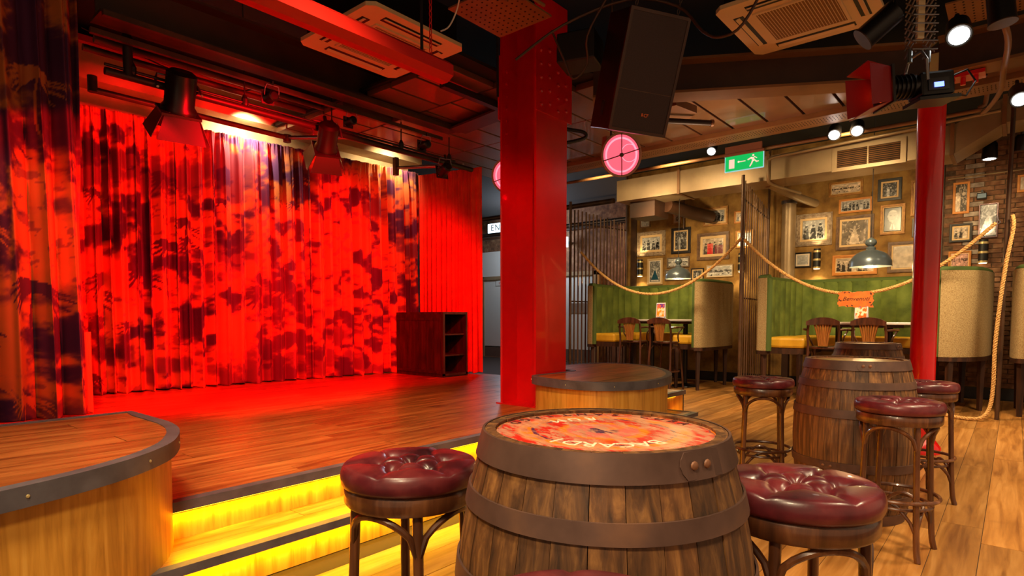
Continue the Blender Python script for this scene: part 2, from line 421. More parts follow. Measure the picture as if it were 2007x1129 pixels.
def grid_mesh(name, P, m, smooth=True):
    """P: (nu, nv, 3)"""
    nu, nv, _ = P.shape
    me = bpy.data.meshes.new(name)
    idx = np.arange(nu * nv).reshape(nu, nv)
    q = np.stack([idx[:-1, :-1], idx[1:, :-1], idx[1:, 1:], idx[:-1, 1:]], -1).reshape(-1, 4)
    nf = len(q)
    me.vertices.add(nu * nv); me.vertices.foreach_set('co', P.reshape(-1).astype(np.float32))
    me.loops.add(nf * 4); me.loops.foreach_set('vertex_index', q.reshape(-1).astype(np.int32))
    me.polygons.add(nf); me.polygons.foreach_set('loop_start', np.arange(0, nf * 4, 4, dtype=np.int32))
    me.update(calc_edges=True)
    me.polygons.foreach_set('use_smooth', np.ones(nf, dtype=bool))
    me.materials.append(m)
    return me

def jungle(U, V, seed, palms, thr=0.5, fine=1.0):
    """hand-printed jungle cloth: tan ground, navy and plum foliage masses, palm trees"""
    tan = np.array([0.64, 0.185, 0.04]); navy = np.array([0.035, 0.02, 0.10]); plum = np.array([0.14, 0.02, 0.05])
    n = vnoise(U, V, 1.7 * fine, 2.6 * fine, seed, 3); n2 = vnoise(U, V, 14, 17, seed + 1, 4); n3 = vnoise(U, V, 0.9, 1.1, seed + 2, 2)
    d = 1 / (1 + np.exp(-(n + 0.35 * (n2 - 0.5) - thr) * 42))
    band = 1 / (1 + np.exp(-(vnoise(U, V, 0.8, 3.4, seed + 5, 2) + 0.3 * (n2 - 0.5) - 0.60) * 40))
    d = np.maximum(d, band * 0.8)
    speck = (n2 > 0.60) & (vnoise(U, V, 1.1, 1.6, seed + 7, 2) > 0.5)
    d = np.maximum(d, speck * 0.55)
    ink = navy[None, None] * (1 - n3[..., None]) + plum[None, None] * n3[..., None]
    for (cx, cy, s, dark) in palms:
        iu = np.where((U[:, 0] > cx - s * 1.1) & (U[:, 0] < cx + s * 1.1))[0]; iv = np.where((V[0] > cy - s * 1.9) & (V[0] < cy + s * 0.9))[0]
        if len(iu) < 3 or len(iv) < 3: continue
        sl = np.ix_(iu, iv); x = (U[sl] - cx) / s; y = (V[sl] - cy) / s
        m = ((np.abs(x - 0.10 * np.sin(y * 1.6)) < 0.03) & (y < 0) & (y > -1.8)).astype(float)
        for k in range(15):
            a = R(-35 + k * 250 / 14); ln = 0.75 + 0.15 * math.sin(k * 7.1)
            for t_ in np.linspace(0.04, 1, 30):
                px_ = math.cos(a) * t_ * ln; py_ = math.sin(a) * t_ * ln * 0.8 - 0.42 * t_ * t_; wd = 0.055 * (1 - t_) + 0.020
                m = np.maximum(m, ((x - px_) ** 2 + (y - py_) ** 2 < wd * wd).astype(float))
        m = np.maximum(m, (x * x + y * y < 0.016).astype(float))
        if dark: d[sl] = np.maximum(d[sl], m * 0.95)
        else: d[sl] = d[sl] * (1 - m * 0.85)
    rgb = tan[None, None] * (1 - d[..., None]) + ink * d[..., None]
    rgb *= (0.85 + 0.3 * vnoise(U, V, 5, 5, seed + 9, 3))[..., None]
    return rgb

def curtain(name, p0, p1, z0, z1, step, seed, amp, per, m, parent=None, printed=None, header=True, lean=None, flare=0.0, vstep=None, jump=0.0):
    p0 = np.array(p0, float); p1 = np.array(p1, float); Lw = np.linalg.norm(p1 - p0); t = (p1 - p0) / Lw; nrm = np.array([t[1], -t[0]])
    nu = int(Lw * 1.6 / step); nv = int((z1 - z0) / (vstep or step * 1.3))
    s = np.linspace(0, 1, nu); v = np.linspace(0, 1, nv)
    rng = np.random.default_rng(seed)
    # irregular fold phase
    nk = int(Lw / per) + 3
    w_ = rng.uniform(0.55, 1.5, nk); cum = np.concatenate([[0], np.cumsum(w_)]); cum = cum / cum[-1] * Lw
    ph = np.interp(s * Lw, cum, np.arange(nk + 1) * 2 * PI)
    av = rng.uniform(0.45, 1.25, nk + 1); A = np.interp(s * Lw, cum, av)
    S, V = np.meshgrid(s, v, indexing='ij'); PH = ph[:, None] + 0.5 * np.sin(3.1 * V + 5 * S) ; AA = A[:, None] * (0.75 + 0.35 * (1 - V))
    disp = amp * AA * (2.2 * np.abs(np.sin(PH / 2)) ** 0.55 - 1.3 + 0.22 * np.sin(2.3 * PH + 1) * (0.4 + 0.6 * V))
    lat = 0.22 * amp * AA * np.sin(PH)
    if header:
        hd = np.exp(-((1 - V) * (z1 - z0) / 0.16) ** 2)
        disp = disp * (1 - 0.6 * hd) + hd * 0.012 * np.sin(S * Lw * 2 * PI / 0.035)
    X = p0[0] + t[0] * (S * Lw + lat) + nrm[0] * disp
    Y = p0[1] + t[1] * (S * Lw + lat) + nrm[1] * disp
    if flare:
        k = (1 - V) ** 2 * S ** 6 * flare; X = X + t[0] * k; Y = Y + t[1] * k
    Z = z0 + (z1 - z0) * V + 0.012 * np.sin(PH * 0.5) * (1 - V)
    me = grid_mesh(name, np.stack([X, Y, Z], -1), m)
    if printed is not None:
        fi = np.clip(np.floor(PH / (2 * PI)).astype(int), 0, nk + 1); ju = rng.uniform(0, jump, nk + 3); jv = rng.uniform(0, jump * 0.8, nk + 3)
        U = S * Lw * 1.25 + np.cumsum(ju)[fi] * 0.6; VV = V * (z1 - z0) + jv[fi]
        set_colors(me, printed(U, VV).reshape(-1, 3))
    o = bpy.data.objects.new(name, me); C.objects.link(o)
    if parent is not None: o.parent = parent
    sd = o.modifiers.new('cloth', 'SOLIDIFY'); sd.thickness = 0.004
    return o

def clip_poly(poly, a, b, axis):
    """clip 2-D polygon to a <= p[axis] <= b"""
    def half(P, val, keep_ge):
        out = []
        for i in range(len(P)):
            p, q = P[i], P[(i + 1) % len(P)]
            ip = (p[axis] >= val) if keep_ge else (p[axis] <= val); iq = (q[axis] >= val) if keep_ge else (q[axis] <= val)
            if ip: out.append(p)
            if ip != iq:
                k = (val - p[axis]) / (q[axis] - p[axis]); out.append((p[0] + k * (q[0] - p[0]), p[1] + k * (q[1] - p[1])))
        return out
    P = half(list(poly), a, True)
    return half(P, b, False) if len(P) > 2 else P

def catmull(P, n=8, closed=False):
    P = [Vector(p) for p in P]; out = []; m = len(P)
    rg = range(m) if closed else range(m - 1)
    for i in rg:
        p0 = P[i - 1] if (closed or i > 0) else P[0]; p1 = P[i]; p2 = P[(i + 1) % m]; p3 = P[(i + 2) % m] if closed else P[min(i + 2, m - 1)]
        for k in range(n):
            t = k / n
            out.append(0.5 * ((2 * p1) + (p2 - p0) * t + (2 * p0 - 5 * p1 + 4 * p2 - p3) * t * t + (3 * p1 - p0 - 3 * p2 + p3) * t ** 3))
    if not closed: out.append(P[-1])
    return out

def offset2(P, d, closed=True):
    n = len(P); out = []
    for i in range(n):
        a = Vector(P[i - 1] if (closed or i > 0) else P[i]).to_2d(); b = Vector(P[(i + 1) % n] if (closed or i < n - 1) else P[i]).to_2d()
        t = (b - a).normalized(); out.append((P[i][0] + t.y * d, P[i][1] - t.x * d))
    return out

# ================================================================== SETTING
def planks(parent, x0, x1, y0, y1, wdt, lmin, lmax, z0, z1, m, off=0.0, gap=0.0014, poly=None, nmax=300, name='floorboard'):
    rng = random.Random(int(x0 * 100 + y0 * 10) + 5); n = 0
    y = y0
    while y < y1 - 1e-4:
        ya, yb = y, min(y + wdt, y1); x = x0 - rng.uniform(0, lmax * 0.8)
        while x < x1:
            ln = rng.uniform(lmin, lmax); xa, xb = max(x, x0), min(x + ln, x1); x += ln
            if xb - xa < 0.05: continue
            dz = rng.uniform(-0.0006, 0.0006)
            if poly is None:
                mb = MB().box2((xa - (xa + xb) / 2 + gap, -(yb - ya) / 2 + gap, z0), ((xb - xa) / 2 - gap, (yb - ya) / 2 - gap, z1 + dz))
                o = mb.build(name, m, parent, loc=((xa + xb) / 2, (ya + yb) / 2, 0))
            else:
                q = clip_poly(clip_poly(poly, xa + gap, xb - gap, 0), ya + gap, yb - gap, 1)
                if len(q) < 3: continue
                cx, cy = (xa + xb) / 2, (ya + yb) / 2
                MB().prism([(p[0] - cx, p[1] - cy) for p in q], z0, z1 + dz).build(name, m, parent, loc=(cx, cy, 0))
            n += 1
        y += wdt
    return n

floor = struct(MB().box2((-3, -5, -0.2), (16, 13, -0.004)).build('floor', M['joint']))
nf = 0
# boards run away from the viewer; 0.186 m wide, seam at y = 0.094
Y = 0.094
ys = []
nf += planks(floor, 0.4, 10.5, Y - 0.186 * 7, Y + 0.186 * 12, 0.186, 1.5, 2.4, -0.004, 0.0, M['floor_plank'])
nf += planks(floor, 5.85, 10.5, Y + 0.186 * 12 + 0.0, Y + 0.186 * 31, 0.186, 1.6, 2.4, -0.004, 0.0, M['floor_plank'])
print('floor planks', nf)

# walls
wall = struct(MB().box2((10.62, -5, 0), (10.9, 5.86, 4.0)).build('wall_right', M['plaster']))
MB().box2((10.60, -5, 0.0), (10.62, 5.86, 0.16)).build('skirting_board', M['black'], wall)
MB().box2((10.585, 0.84, 0.17), (10.62, 0.92, 3.9)).build('timber_batten', M['darkwood'], wall)
MB().box2((10.59, 5.74, 0.0), (10.62, 5.86, 3.7)).build('corner_post', M['brownsteel'], wall)
MB().box2((10.605, -4.0, 0.17), (10.618, 0.84, 3.9)).build('mortar_bed', M['mortar'], wall)
# brickwork on the right end of the wall
rng = random.Random(3); nb = 0
bmesh_cache = [MB().box((0, 0, 0), (0.022, 0.212 - 0.004 * i, 0.056 + 0.002 * (i % 3))).mesh('brick', M['brick']) for i in range(4)]
bmesh_w = MB().box((0, 0, 0), (0.026, 0.212, 0.06)).mesh('brick', M['stonegrey'])
row = 0; z = 1.66
while z < 3.55:
    y = 0.72 - (0.11 if row % 2 else 0)
    while y > -1.15:
        o = bpy.data.objects.new('brick', bmesh_w if -0.0 < (y - 0.40) < 0.2 and True else bmesh_cache[rng.randrange(4)])
        C.objects.link(o); o.parent = wall; o.location = (10.60 + rng.uniform(-0.004, 0.006), y, z); nb += 1
        y -= 0.222
    z += 0.066; row += 1
row = 0; z = 0.2; mbk = MB()
while z < 1.64:
    y = 0.72 - (0.11 if row % 2 else 0)
    while y > -3.9:
        mbk.box((10.60 + rng.uniform(-0.004, 0.006), y, z), (0.022, 0.21, 0.057)); y -= 0.222
    z += 0.066; row += 1
lb = mbk.build('brick_course', M['brick'], wall); lb['kind'] = 'stuff'
print('bricks', nb)

wb = struct(MB().box2((0.4, 7.45, 0), (6.15, 7.7, 4.0)).build('wall_stage', M['creamplaster']))
MB().box2((1.0, 6.98, 3.46), (6.15, 7.45, 3.78)).build('plaster_ledge', M['creamplaster'], wb)
MB().box2((1.0, 6.9, 3.78), (6.2, 7.0, 3.84)).build('ledge_edge', M['redtube'], wb)
MB().box2((1.0, 7.3, 3.22), (6.15, 7.45, 3.46)).build('plaster_band', M['creamplaster'], wb)
struct(MB().box2((-2.9, 2.0, 0), (-2.7, 7.7, 4.0)).build('wall_left', M['void']))
rear = struct(MB().box2((12.8, 5.6, 0), (13.0, 13, 4.0)).build('wall_back', M['brick']))
struct(MB().box2((10.62, 5.86, 0), (12.8, 6.0, 4.0)).build('wall_alcove', M['plaster']))
struct(MB().box2((6.15, 12.8, 0), (13, 13, 4.0)).build('wall_rear_side', M['void']))
struct(MB().box2((-3, -5, 3.95), (16, 13, 4.1)).build('ceiling', M['void']))

# rear doors (white, grey kick plates)
def door(n, y0, y1, label=None):
    d = struct(MB().box2((12.72, y0, 0.0), (12.78, y1, 2.2)).build('door_%d' % n, M['whitepaint']))
    MB().box2((12.70, y0 + .02, 0.02), (12.72, y1 - .02, 0.32)).build('kick_plate', M['kick'], d)
    MB().box2((12.705, y0 + .15, 1.25), (12.72, y1 - .15, 1.5)).build('push_plate', M['steel'], d)
    for yy in (y0 - .06, y1 + .06):
        MB().box2((12.68, yy - .06, 0), (12.79, yy + .06, 2.3)).build('door_frame', M['duct'], d)
    MB().box2((12.68, y0 - .12, 2.2), (12.79, y1 + .12, 2.3)).build('door_frame', M['duct'], d)
    return d
door(1, 8.05, 8.95)
door(2, 10.75, 11.75)
MB().box2((12.70, 10.2, 0.3), (12.79, 12.2, 3.0)).build('trim_1', M['whitepaint'])['kind'] = 'structure'
struct(MB().box2((12.66, 10.2, 2.2), (12.70, 12.2, 2.26)).build('trim_2', M['duct']))

# ================================================================== STAGE
def arcpts(cx, cy, rx, ry, a0, a1, n): return [(cx + rx * math.cos(R(a0 + (a1 - a0) * i / n)), cy + ry * math.sin(R(a0 + (a1 - a0) * i / n))) for i in range(n + 1)]

stage = thing('stage', 'low timber stage of red-lit oak boards in front of the printed curtain', 'stage', (0, 0, 0))
MB().box2((-1.4, 2.78, 0), (6.25, 7.45, 0.325)).build('stage_body', M['joint'], stage)
MB().box2((-0.6, 2.77, 0.0), (6.2, 2.785, 0.30)).build('riser_board', M['veneer'], stage)
n = planks(stage, -0.4, 6.2, 2.79, 7.4, 0.154, 1.2, 2.2, 0.325, 0.34, M['stage_plank'])
print('stage planks', n)
MB().box2((-0.4, 2.735, 0.30), (6.2, 2.79, 0.344)).build('edge_nosing', M['nosing'], stage)
MB().box2((0.6, 2.758, 0.292), (6.0, 2.768, 0.298)).build('led_strip', M['ledyellow'], stage)

step = thing('stage_step', 'long oak step with glowing yellow edge below the stage front', 'step', (0, 0, 0))
MB().box2((0.3, 2.49, 0), (5.81, 2.77, 0.158)).build('riser_board', M['veneer'], step)
planks(step, 0.3, 5.80, 2.49, 2.77, 0.14, 1.2, 2.0, 0.158, 0.17, M['stage_plank'], name='tread_board')
MB().box2((0.3, 2.44, 0.135), (5.84, 2.49, 0.173)).build('edge_nosing', M['nosing'], step)
MB().box2((5.79, 2.49, 0.135), (5.84, 2.95, 0.173)).build('edge_nosing', M['nosing'], step)
MB().box2((0.3, 2.466, 0.128), (5.80, 2.478, 0.134)).build('led_strip', M['ledyellow'], step)
MB().box2((5.812, 2.49, 0.128), (5.822, 2.9, 0.134)).build('led_strip', M['ledyellow'], step)
LEDC = (1.0, 0.50, 0.0)
light('led_glow', 'AREA', (2.4, 2.75, 0.285), 17, LEDC, (2.4, 2.72, 0.0), 3.6, 0.03)
light('led_glow', 'AREA', (3.0, 2.455, 0.125), 17, LEDC, (3.0, 2.455, 0.0), 4.8, 0.03)
light('led_glow', 'AREA', (5.83, 2.6, 0.12), 3, LEDC, (5.90, 2.6, 0.0), 0.25, 0.03)

def plinth(label, outline, ztop, seed, planks_dir=0):
    t = thing('podium', label, 'podium')
    P = [(p.x, p.y) for p in outline]
    n_ = len(P)
    a = sum(P[i][0] * P[(i + 1) % n_][1] - P[(i + 1) % n_][0] * P[i][1] for i in range(n_))
    if a < 0: P = P[::-1]
    inn = offset2(P, -0.05); body = offset2(P, -0.035)
    MB().band(body, offset2(P, -0.06), 0.0, ztop - 0.05).build('veneer_side', M['veneer'], t, smooth=True)
    MB().band(P, inn, ztop - 0.065, ztop).build('metal_rim', M['nosing'], t, smooth=True)
    MB().prism(body, ztop - 0.06, ztop - 0.016).build('deck_base', M['joint'], t)
    xs = [p[0] for p in P]; ys_ = [p[1] for p in P]
    planks(t, min(xs), max(xs), min(ys_), max(ys_), 0.16, 1.2, 2.2, ztop - 0.016, ztop - 0.003, M['stage_plank'], poly=inn, name='deck_board')
    # screw heads round the rim and panel seams on the side
    for i in range(0, n_, 9):
        p = P[i]; MB().lathe([(0.006, 0), (0.004, 0.003)], 8, (p[0], p[1], ztop - 0.033), True, (0.0, -1, 0)).build('screw', M['brass'], t)
    return t
pl = [Vector((-0.9 + 1.99 * k / 10, 3.54, 0)) for k in range(10)] + [Vector((1.09, 3.54 - 0.5 * k / 3, 0)) for k in range(3)] + \
    catmull([(1.09, 3.04, 0), (1.06, 2.85, 0), (0.99, 2.66, 0), (0.88, 2.48, 0), (0.68, 2.31, 0), (0.40, 2.19, 0), (0.0, 2.10, 0), (-0.5, 2.06, 0), (-0.9, 2.05, 0)], 6)
plinth('curved oak podium with grey rim at the left end of the stage', pl, 0.65, 1)
pr_ = catmull([(4.02, 3.17, 0), (3.87, 2.85, 0), (3.86, 2.55, 0), (3.98, 2.33, 0), (4.25, 2.2, 0), (4.6, 2.2, 0), (5.0, 2.34, 0), (5.4, 2.62, 0), (5.68, 2.95, 0),
               (5.76, 3.25, 0), (5.62, 3.5, 0), (5.2, 3.62, 0), (4.75, 3.66, 0), (4.68, 3.4, 0), (4.66, 3.2, 0), (4.4, 3.17, 0)], 6, True)
plinth('round oak podium with grey rim against the red steel column', pr_, 0.64, 2)

# curtains
palmsL = [(1.62, 1.02, 0.26, 1), (1.95, 0.78, 0.36, 1), (2.20, 0.30, 0.26, 0), (1.75, 1.72, 0.30, 1), (2.1, 1.45, 0.26, 0), (1.5, 2.6, 0.3, 0), (2.25, 2.2, 0.36, 1),
          (1.9, 2.95, 0.3, 1), (1.2, 1.3, 0.35, 1), (0.8, 0.6, 0.3, 0), (0.7, 2.2, 0.35, 1), (2.55, 1.0, 0.3, 1), (2.6, 2.6, 0.25, 0), (1.8, 0.2, 0.2, 0), (2.45, 0.15, 0.2, 0)]
lc = curtain('stage_curtain', (-0.9, 5.62), (1.468, 5.70), 0.36, 3.85, 0.0095, 5, 0.11, 0.34, M['print_cloth'], None,
             lambda U, V: jungle(U, V, 21, palmsL, 0.50), header=False)
tag(lc, 'nearest jungle-print curtain with palm trees, hanging left of the stage', 'curtain')
le = curtain('stage_curtain', (1.42, 5.80), (1.53, 5.86), 0.35, 1.02, 0.012, 8, 0.02, 0.08, M['tan'], None, header=False)
tag(le, 'narrow tan lining fold behind the nearest jungle-print curtain', 'curtain')
rp = random.Random(11)
palmsB = [(rp.uniform(0, 5.2), rp.uniform(0.2, 2.8), rp.uniform(0.16, 0.34), rp.random() < 0.75) for _ in range(26)]
bc = curtain('stage_curtain', (1.50, 7.22), (5.92, 6.80), 0.35, 3.26, 0.0115, 3, 0.085, 0.145, M['print_cloth'], None,
             lambda U, V: jungle(U, V, 40, palmsB, 0.535, 1.7), header=True, jump=0.3)
tag(bc, 'long gathered jungle-print curtain across the back of the red-lit stage', 'curtain')
rc = curtain('stage_curtain', (5.90, 6.78), (6.12, 5.72), 0.36, 3.22, 0.009, 9, 0.028, 0.085, M['plainred'], None, None, header=True, flare=0.02)
tag(rc, 'plain orange-red curtain right of the jungle-print curtain, beside the doorway', 'curtain')

# ================================================================== BARRELS
def barrel_r(z, H=0.90, re=0.258, rm=0.325):
    t = (z / H - 0.5) * 2; return rm - (rm - re) * t * t

def make_barrel(label, loc, rotz, painted, seed, lap_ang=-2.0):
    t = thing('barrel', label, 'barrel', loc, rotz, 'whisky barrels used as tables')
    Hh = 0.90; NS = 28; zs = [Hh * i / 8 for i in range(9)]
    # dark inner shell
    MB().lathe([(barrel_r(z) - 0.016, z) for z in zs[:-1]] + [(barrel_r(0.86) - 0.03, 0.855), (0.02, 0.855)], 40).build('inner_shell', M['joint'], t)
    meshes = []
    for k in range(NS):
        a0 = 2 * PI * (k + 0.012) / NS; a1 = 2 * PI * (k + 0.988) / NS
        rr = random.Random(seed * 100 + k); dr = rr.uniform(-0.0015, 0.0015)
        vs = []; fs = []
        for z in zs:
            r = barrel_r(z) + dr
            for rad in (r, r - 0.024):
                for a in (a0, (a0 + a1) / 2, a1):
                    vs.append((rad * math.cos(a), rad * math.sin(a), z))
        for i in range(8):
            b = i * 6; c = b + 6
            fs += [(b, b + 1, c + 1, c), (b + 1, b + 2, c + 2, c + 1), (b + 2, b + 5, c + 5, c + 2), (b + 5, b + 4, c + 4, c + 5), (b + 4, b + 3, c + 3, c + 4), (b + 3, b, c, c + 3)]
        fs += [(0, 3, 4, 1), (1, 4, 5, 2), (48, 49, 52, 51), (49, 50, 53, 52)]
        MB().add(vs, fs).build('stave', M['stave'], t)
    hoops = [(0.850, 0.902), (0.750, 0.788), (0.590, 0.636), (0.300, 0.346), (0.118, 0.160), (0.0, 0.060)]
    for i, (a, b) in enumerate(hoops):
        prof = [(barrel_r(a) + 0.001, a), (barrel_r(a) + 0.006, a), (barrel_r((a + b) / 2) + 0.006, (a + b) / 2), (barrel_r(b) + 0.006, b), (barrel_r(b) + 0.001, b)]
        hp = MB().lathe(prof, 56, cap=False).build('hoop', M['hoop'], t, smooth=True)
        # riveted lap
        ang = lap_ang - rotz + i * 1.9
        zc = (a + b) / 2
        lap = MB(); r = barrel_r(zc) + 0.0065
        P = [(0.10, b - .002), (0.0, b - .002), (-0.010, b - .014), (-0.014, zc), (-0.010, a + .014), (0.0, a + .002), (0.10, a + .002)]
        vs = []
        for rad_off in (0.0, 0.0025):
            for (s_, zz) in P:
                aa = ang + s_ / 0.3; rz = barrel_r(zz) + 0.006 + rad_off; vs.append((rz * math.cos(aa), rz * math.sin(aa), zz))
        lap.add(vs, [(6, 5, 4, 3, 2, 1, 0), tuple(range(7, 14))] + [(k, k + 1, k + 8, k + 7) for k in range(6)]).build('hoop_lap', M['hoop'], hp)
        for s_ in (0.020, 0.056):
            aa = ang + s_ / 0.3; rz = barrel_r(zc) + 0.008
            MB().lathe([(0.0085, 0), (0.0075, 0.003), (0.004, 0.005)], 10, (rz * math.cos(aa), rz * math.sin(aa), zc), True, (math.cos(aa), math.sin(aa), 0)).build('rivet', M['rivet'], hp, smooth=True)
    # chime ring inside the rim, then the head boards
    MB().lathe([(0.262, 0.894), (0.257, 0.901), (0.2495, 0.899), (0.246, 0.880), (0.262, 0.88)], 56, cap=False).build('rim_ring', M['stave'], t, smooth=True)
    circ = [(0.2455 * math.cos(2 * PI * i / 72), 0.2455 * math.sin(2 * PI * i / 72)) for i in range(72)]
    wds = [0.052, 0.068, 0.060, 0.072, 0.056, 0.066, 0.060, 0.066]; y = -0.25
    for w_ in wds:
        q = clip_poly(circ, y + 0.0012, min(y + w_ - 0.0012, 0.25), 1)
        if len(q) > 2: MB().prism(q, -0.014, 0.0).build('head_board', M['art'] if painted else M['headwood'], t, loc=(0, 0, 0.893))
        y += w_
    return t

BD = 1.138  # direction of the head boards on the painted barrel
b1 = make_barrel('large weathered barrel nearest the camera with painted red and orange top', (1.115, 0.680, 0), BD, True, 1, -2.03)
# lettering on the painted head
zl = 0.8935
text('lettering', 'BACARDI', 0.056, M['cream_ink'], b1, (0, 0, zl), (0, 0, 0), 0.0004, arc=(0.150, 190, -13.5))
text('lettering', 'SANTIAGO', 0.038, M['dark_ink'], b1, (0, 0, zl), (0, 0, 0), 0.0004, arc=(-0.214, -42, 11.5))
text('lettering', 'RUM', 0.046, M['cream_ink'], b1, (0, 0, zl), (0, 0, 0), 0.0004, arc=(-0.150, -22, 17))
text('lettering', 'CUBA', 0.038, M['dark_ink'], b1, (0, 0, zl), (0, 0, 0), 0.0004, arc=(0.214, -62, -10.5))
make_barrel('weathered barrel between the two mid-room stools, with plain shiny wooden top', (3.93, 0.70, 0), 0.4, False, 2, -2.9)
make_barrel('farthest barrel, mostly hidden behind the middle barrel, near the high chairs', (6.42, 1.05, 0), 1.1, False, 3)

# ================================================================== BAR STOOLS
def make_stool():
    t = thing('bar_stool', '', 'stool', (0, 0, 0), 0, 'bentwood bar stools with buttoned leather seats')
    Rr = 0.185; Hs = 0.740
    btn = [(0, 0)] + [(0.095 * math.cos(R(60 * k + 10)), 0.095 * math.sin(R(60 * k + 10))) for k in range(6)]
    NR, NA = 26, 96; vs = []; fs = []
    segs = [(btn[0], btn[k]) for k in range(1, 7)] + [(btn[k], btn[k % 6 + 1]) for k in range(1, 7)] + \
           [(btn[k], (0.2 * math.cos(R(60 * (k - 1) + 10)), 0.2 * math.sin(R(60 * (k - 1) + 10)))) for k in range(1, 7)]
    def dseg(p, s):
        a, b = Vector(s[0]), Vector(s[1]); p = Vector(p); k = max(0, min(1, (p - a).dot(b - a) / (b - a).length_squared)); return (p - a - (b - a) * k).length
    for i in range(NR + 1):
        if i <= 19:
            r = Rr * 0.96 * (i / 19) ** 0.9; base = Hs - 0.006 * (i / 19) ** 4 ; top = True
        else:
            k = (i - 19) / (NR - 19); a = k * PI * 0.80
            r = Rr * 0.96 + 0.014 * math.sin(a); base = Hs - 0.006 - 0.028 * (1 - math.cos(a)) ; top = k < .5
        for j in range(NA):
            a = 2 * PI * j / NA; p = (r * math.cos(a), r * math.sin(a)); dz = 0
            if i <= 22:
                for b in btn:
                    d2 = (p[0] - b[0]) ** 2 + (p[1] - b[1]) ** 2; dz -= 0.022 * math.exp(-d2 / (2 * 0.016 ** 2))
                dm = min(dseg(p, s) for s in segs); dz -= 0.009 * math.exp(-(dm / 0.005) ** 2)
                dz += 0.003 * min(1, dm / 0.03)
                if i > 19: dz *= (22.5 - i) / 3.5
            vs.append((p[0], p[1], base + dz))
    for i in range(NR):
        for j in range(NA):
            j2 = (j + 1) % NA; fs.append((i * NA + j, i * NA + j2, (i + 1) * NA + j2, (i + 1) * NA + j))
    fs.append(tuple(NR * NA + j for j in range(NA)))
    seat = MB().add(vs, fs).build('seat_cushion', M['leather'], t, smooth=False)
    seat.data.polygons.foreach_set('use_smooth', [True] * len(seat.data.polygons))
    for b in btn:
        MB().lathe([(0.009, 0), (0.008, 0.003), (0.004, 0.0055)], 10, (b[0], b[1], Hs - 0.0225)).build('button', M['leather'], seat, smooth=True)
    MB().lathe([(0.150, 0.630), (0.176, 0.630), (0.182, 0.638), (0.182, 0.672), (0.177, 0.680), (0.150, 0.680)], 48, cap=True).build('seat_rim', M['bentwood'], t, smooth=True)
    legp = []
    for k in range(4):
        a = PI / 4 + k * PI / 2; c, s_ = math.cos(a), math.sin(a)
        pts = [(c * r, s_ * r, z) for r, z in ((0.150, 0.635), (0.157, 0.45), (0.163, 0.30), (0.170, 0.15), (0.178, 0.05), (0.190, 0.0))]
        legp.append(pts)
        MB().tube(catmull(pts, 3), 0.014, 10).build('leg', M['bentwood'], t, smooth=True)
    for k in range(4):
        a0 = PI / 4 + k * PI / 2; A = []; B = []
        for i in range(13):
            f_ = i / 12; a = a0 + f_ * PI / 2; h = math.sin(f_ * PI) ** 0.45
            A.append((0.158 * math.cos(a), 0.158 * math.sin(a), 0.510 + 0.110 * h))
            rb = 0.170 - 0.05 * math.sin(f_ * PI)
            B.append((rb * math.cos(a), rb * math.sin(a), 0.12 + 0.135 * math.sin(f_ * PI) ** 0.6))
        MB().tube(A, 0.0095, 8).build('seat_brace', M['bentwood'], t, smooth=True)
        MB().tube(B, 0.0085, 8).build('foot_brace', M['bentwood'], t, smooth=True)
    MB().tube([(0.178 * math.cos(2 * PI * i / 40), 0.178 * math.sin(2 * PI * i / 40), 0.275) for i in range(40)], 0.0095, 8, True).build('foot_ring', M['bentwood'], t, smooth=True)
    MB().tube([(0.150 * math.cos(2 * PI * i / 40), 0.150 * math.sin(2 * PI * i / 40), 0.235) for i in range(40)], 0.008, 8, True).build('foot_ring', M['bentwood'], t, smooth=True)
    return t
st0 = make_stool()
stools = [((1.085, 1.29), 0.2, 'oxblood leather bar stool left of the painted barrel, in front of the steps'),
          ((1.572, 0.40), 0.75, 'oxblood leather bar stool against the right side of the painted barrel'),
          ((0.640, 0.418), 0.5, 'oxblood bar stool cut off by the bottom edge, in front of the painted barrel'),
          ((4.10, 1.27), 0.35, 'bar stool left of the middle barrel, shiny buttoned seat seen side on'),
          ((3.43, 0.42), -0.15, 'bar stool standing in front of the middle barrel at its right'),
          ((4.50, 0.43), 0.6, 'bar stool behind the middle barrel, mostly hidden, by the red round column')]
for i, (p, a, lb_) in enumerate(stools):
    o = st0 if i == 0 else copy_tree(st0)
    o.location = (p[0], p[1], 0); o.rotation_euler = (0, 0, a); o['label'] = lb_

# ================================================================== COLUMNS
hc = thing('steel_column', 'square red riveted steel column rising from the stage edge', 'column', (4.15, 3.225, 0))
MB().box2((0, 0, 0.34), (0.46, 0.022, 3.94)).build('front_flange', M['redpaint'], hc)
MB().box2((0, 0.393, 0.34), (0.46, 0.415, 3.94)).build('rear_flange', M['redpaint'], hc)
MB().box2((0.215, 0.022, 0.34), (0.24, 0.393, 3.94)).build('web', M['redpaint'], hc)
MB().box2((-0.02, -0.012, 2.93), (0.52, 0.0, 3.5)).build('splice_plate', M['redpaint'], hc)
MB().box2((-0.02, 0.415, 2.93), (0.48, 0.427, 3.5)).build('splice_plate', M['redpaint'], hc)
for i in range(5):
    for j in range(4):
        if j == 3 and i > 2: continue
        MB().lathe([(0.018, 0), (0.016, 0.008), (0.007, 0.014)], 10, (0.05 + j * 0.125, -0.012, 2.99 + i * 0.115 + (0.03 if j % 2 else 0)), True, (0, -1, 0)).build('rivet_head', M['redpaint'], hc, smooth=True)
for i in range(8):
    MB().lathe([(0.016, 0), (0.014, 0.007), (0.006, 0.012)], 10, (0.06, 0.392, 2.6 + i * 0.11), True, (0, -1, 0)).build('rivet_head', M['redpaint'], hc, smooth=True)
MB().box2((-0.03, -0.03, 0.34), (0.49, 0.445, 0.352)).build('base_plate', M['redpaint'], hc)

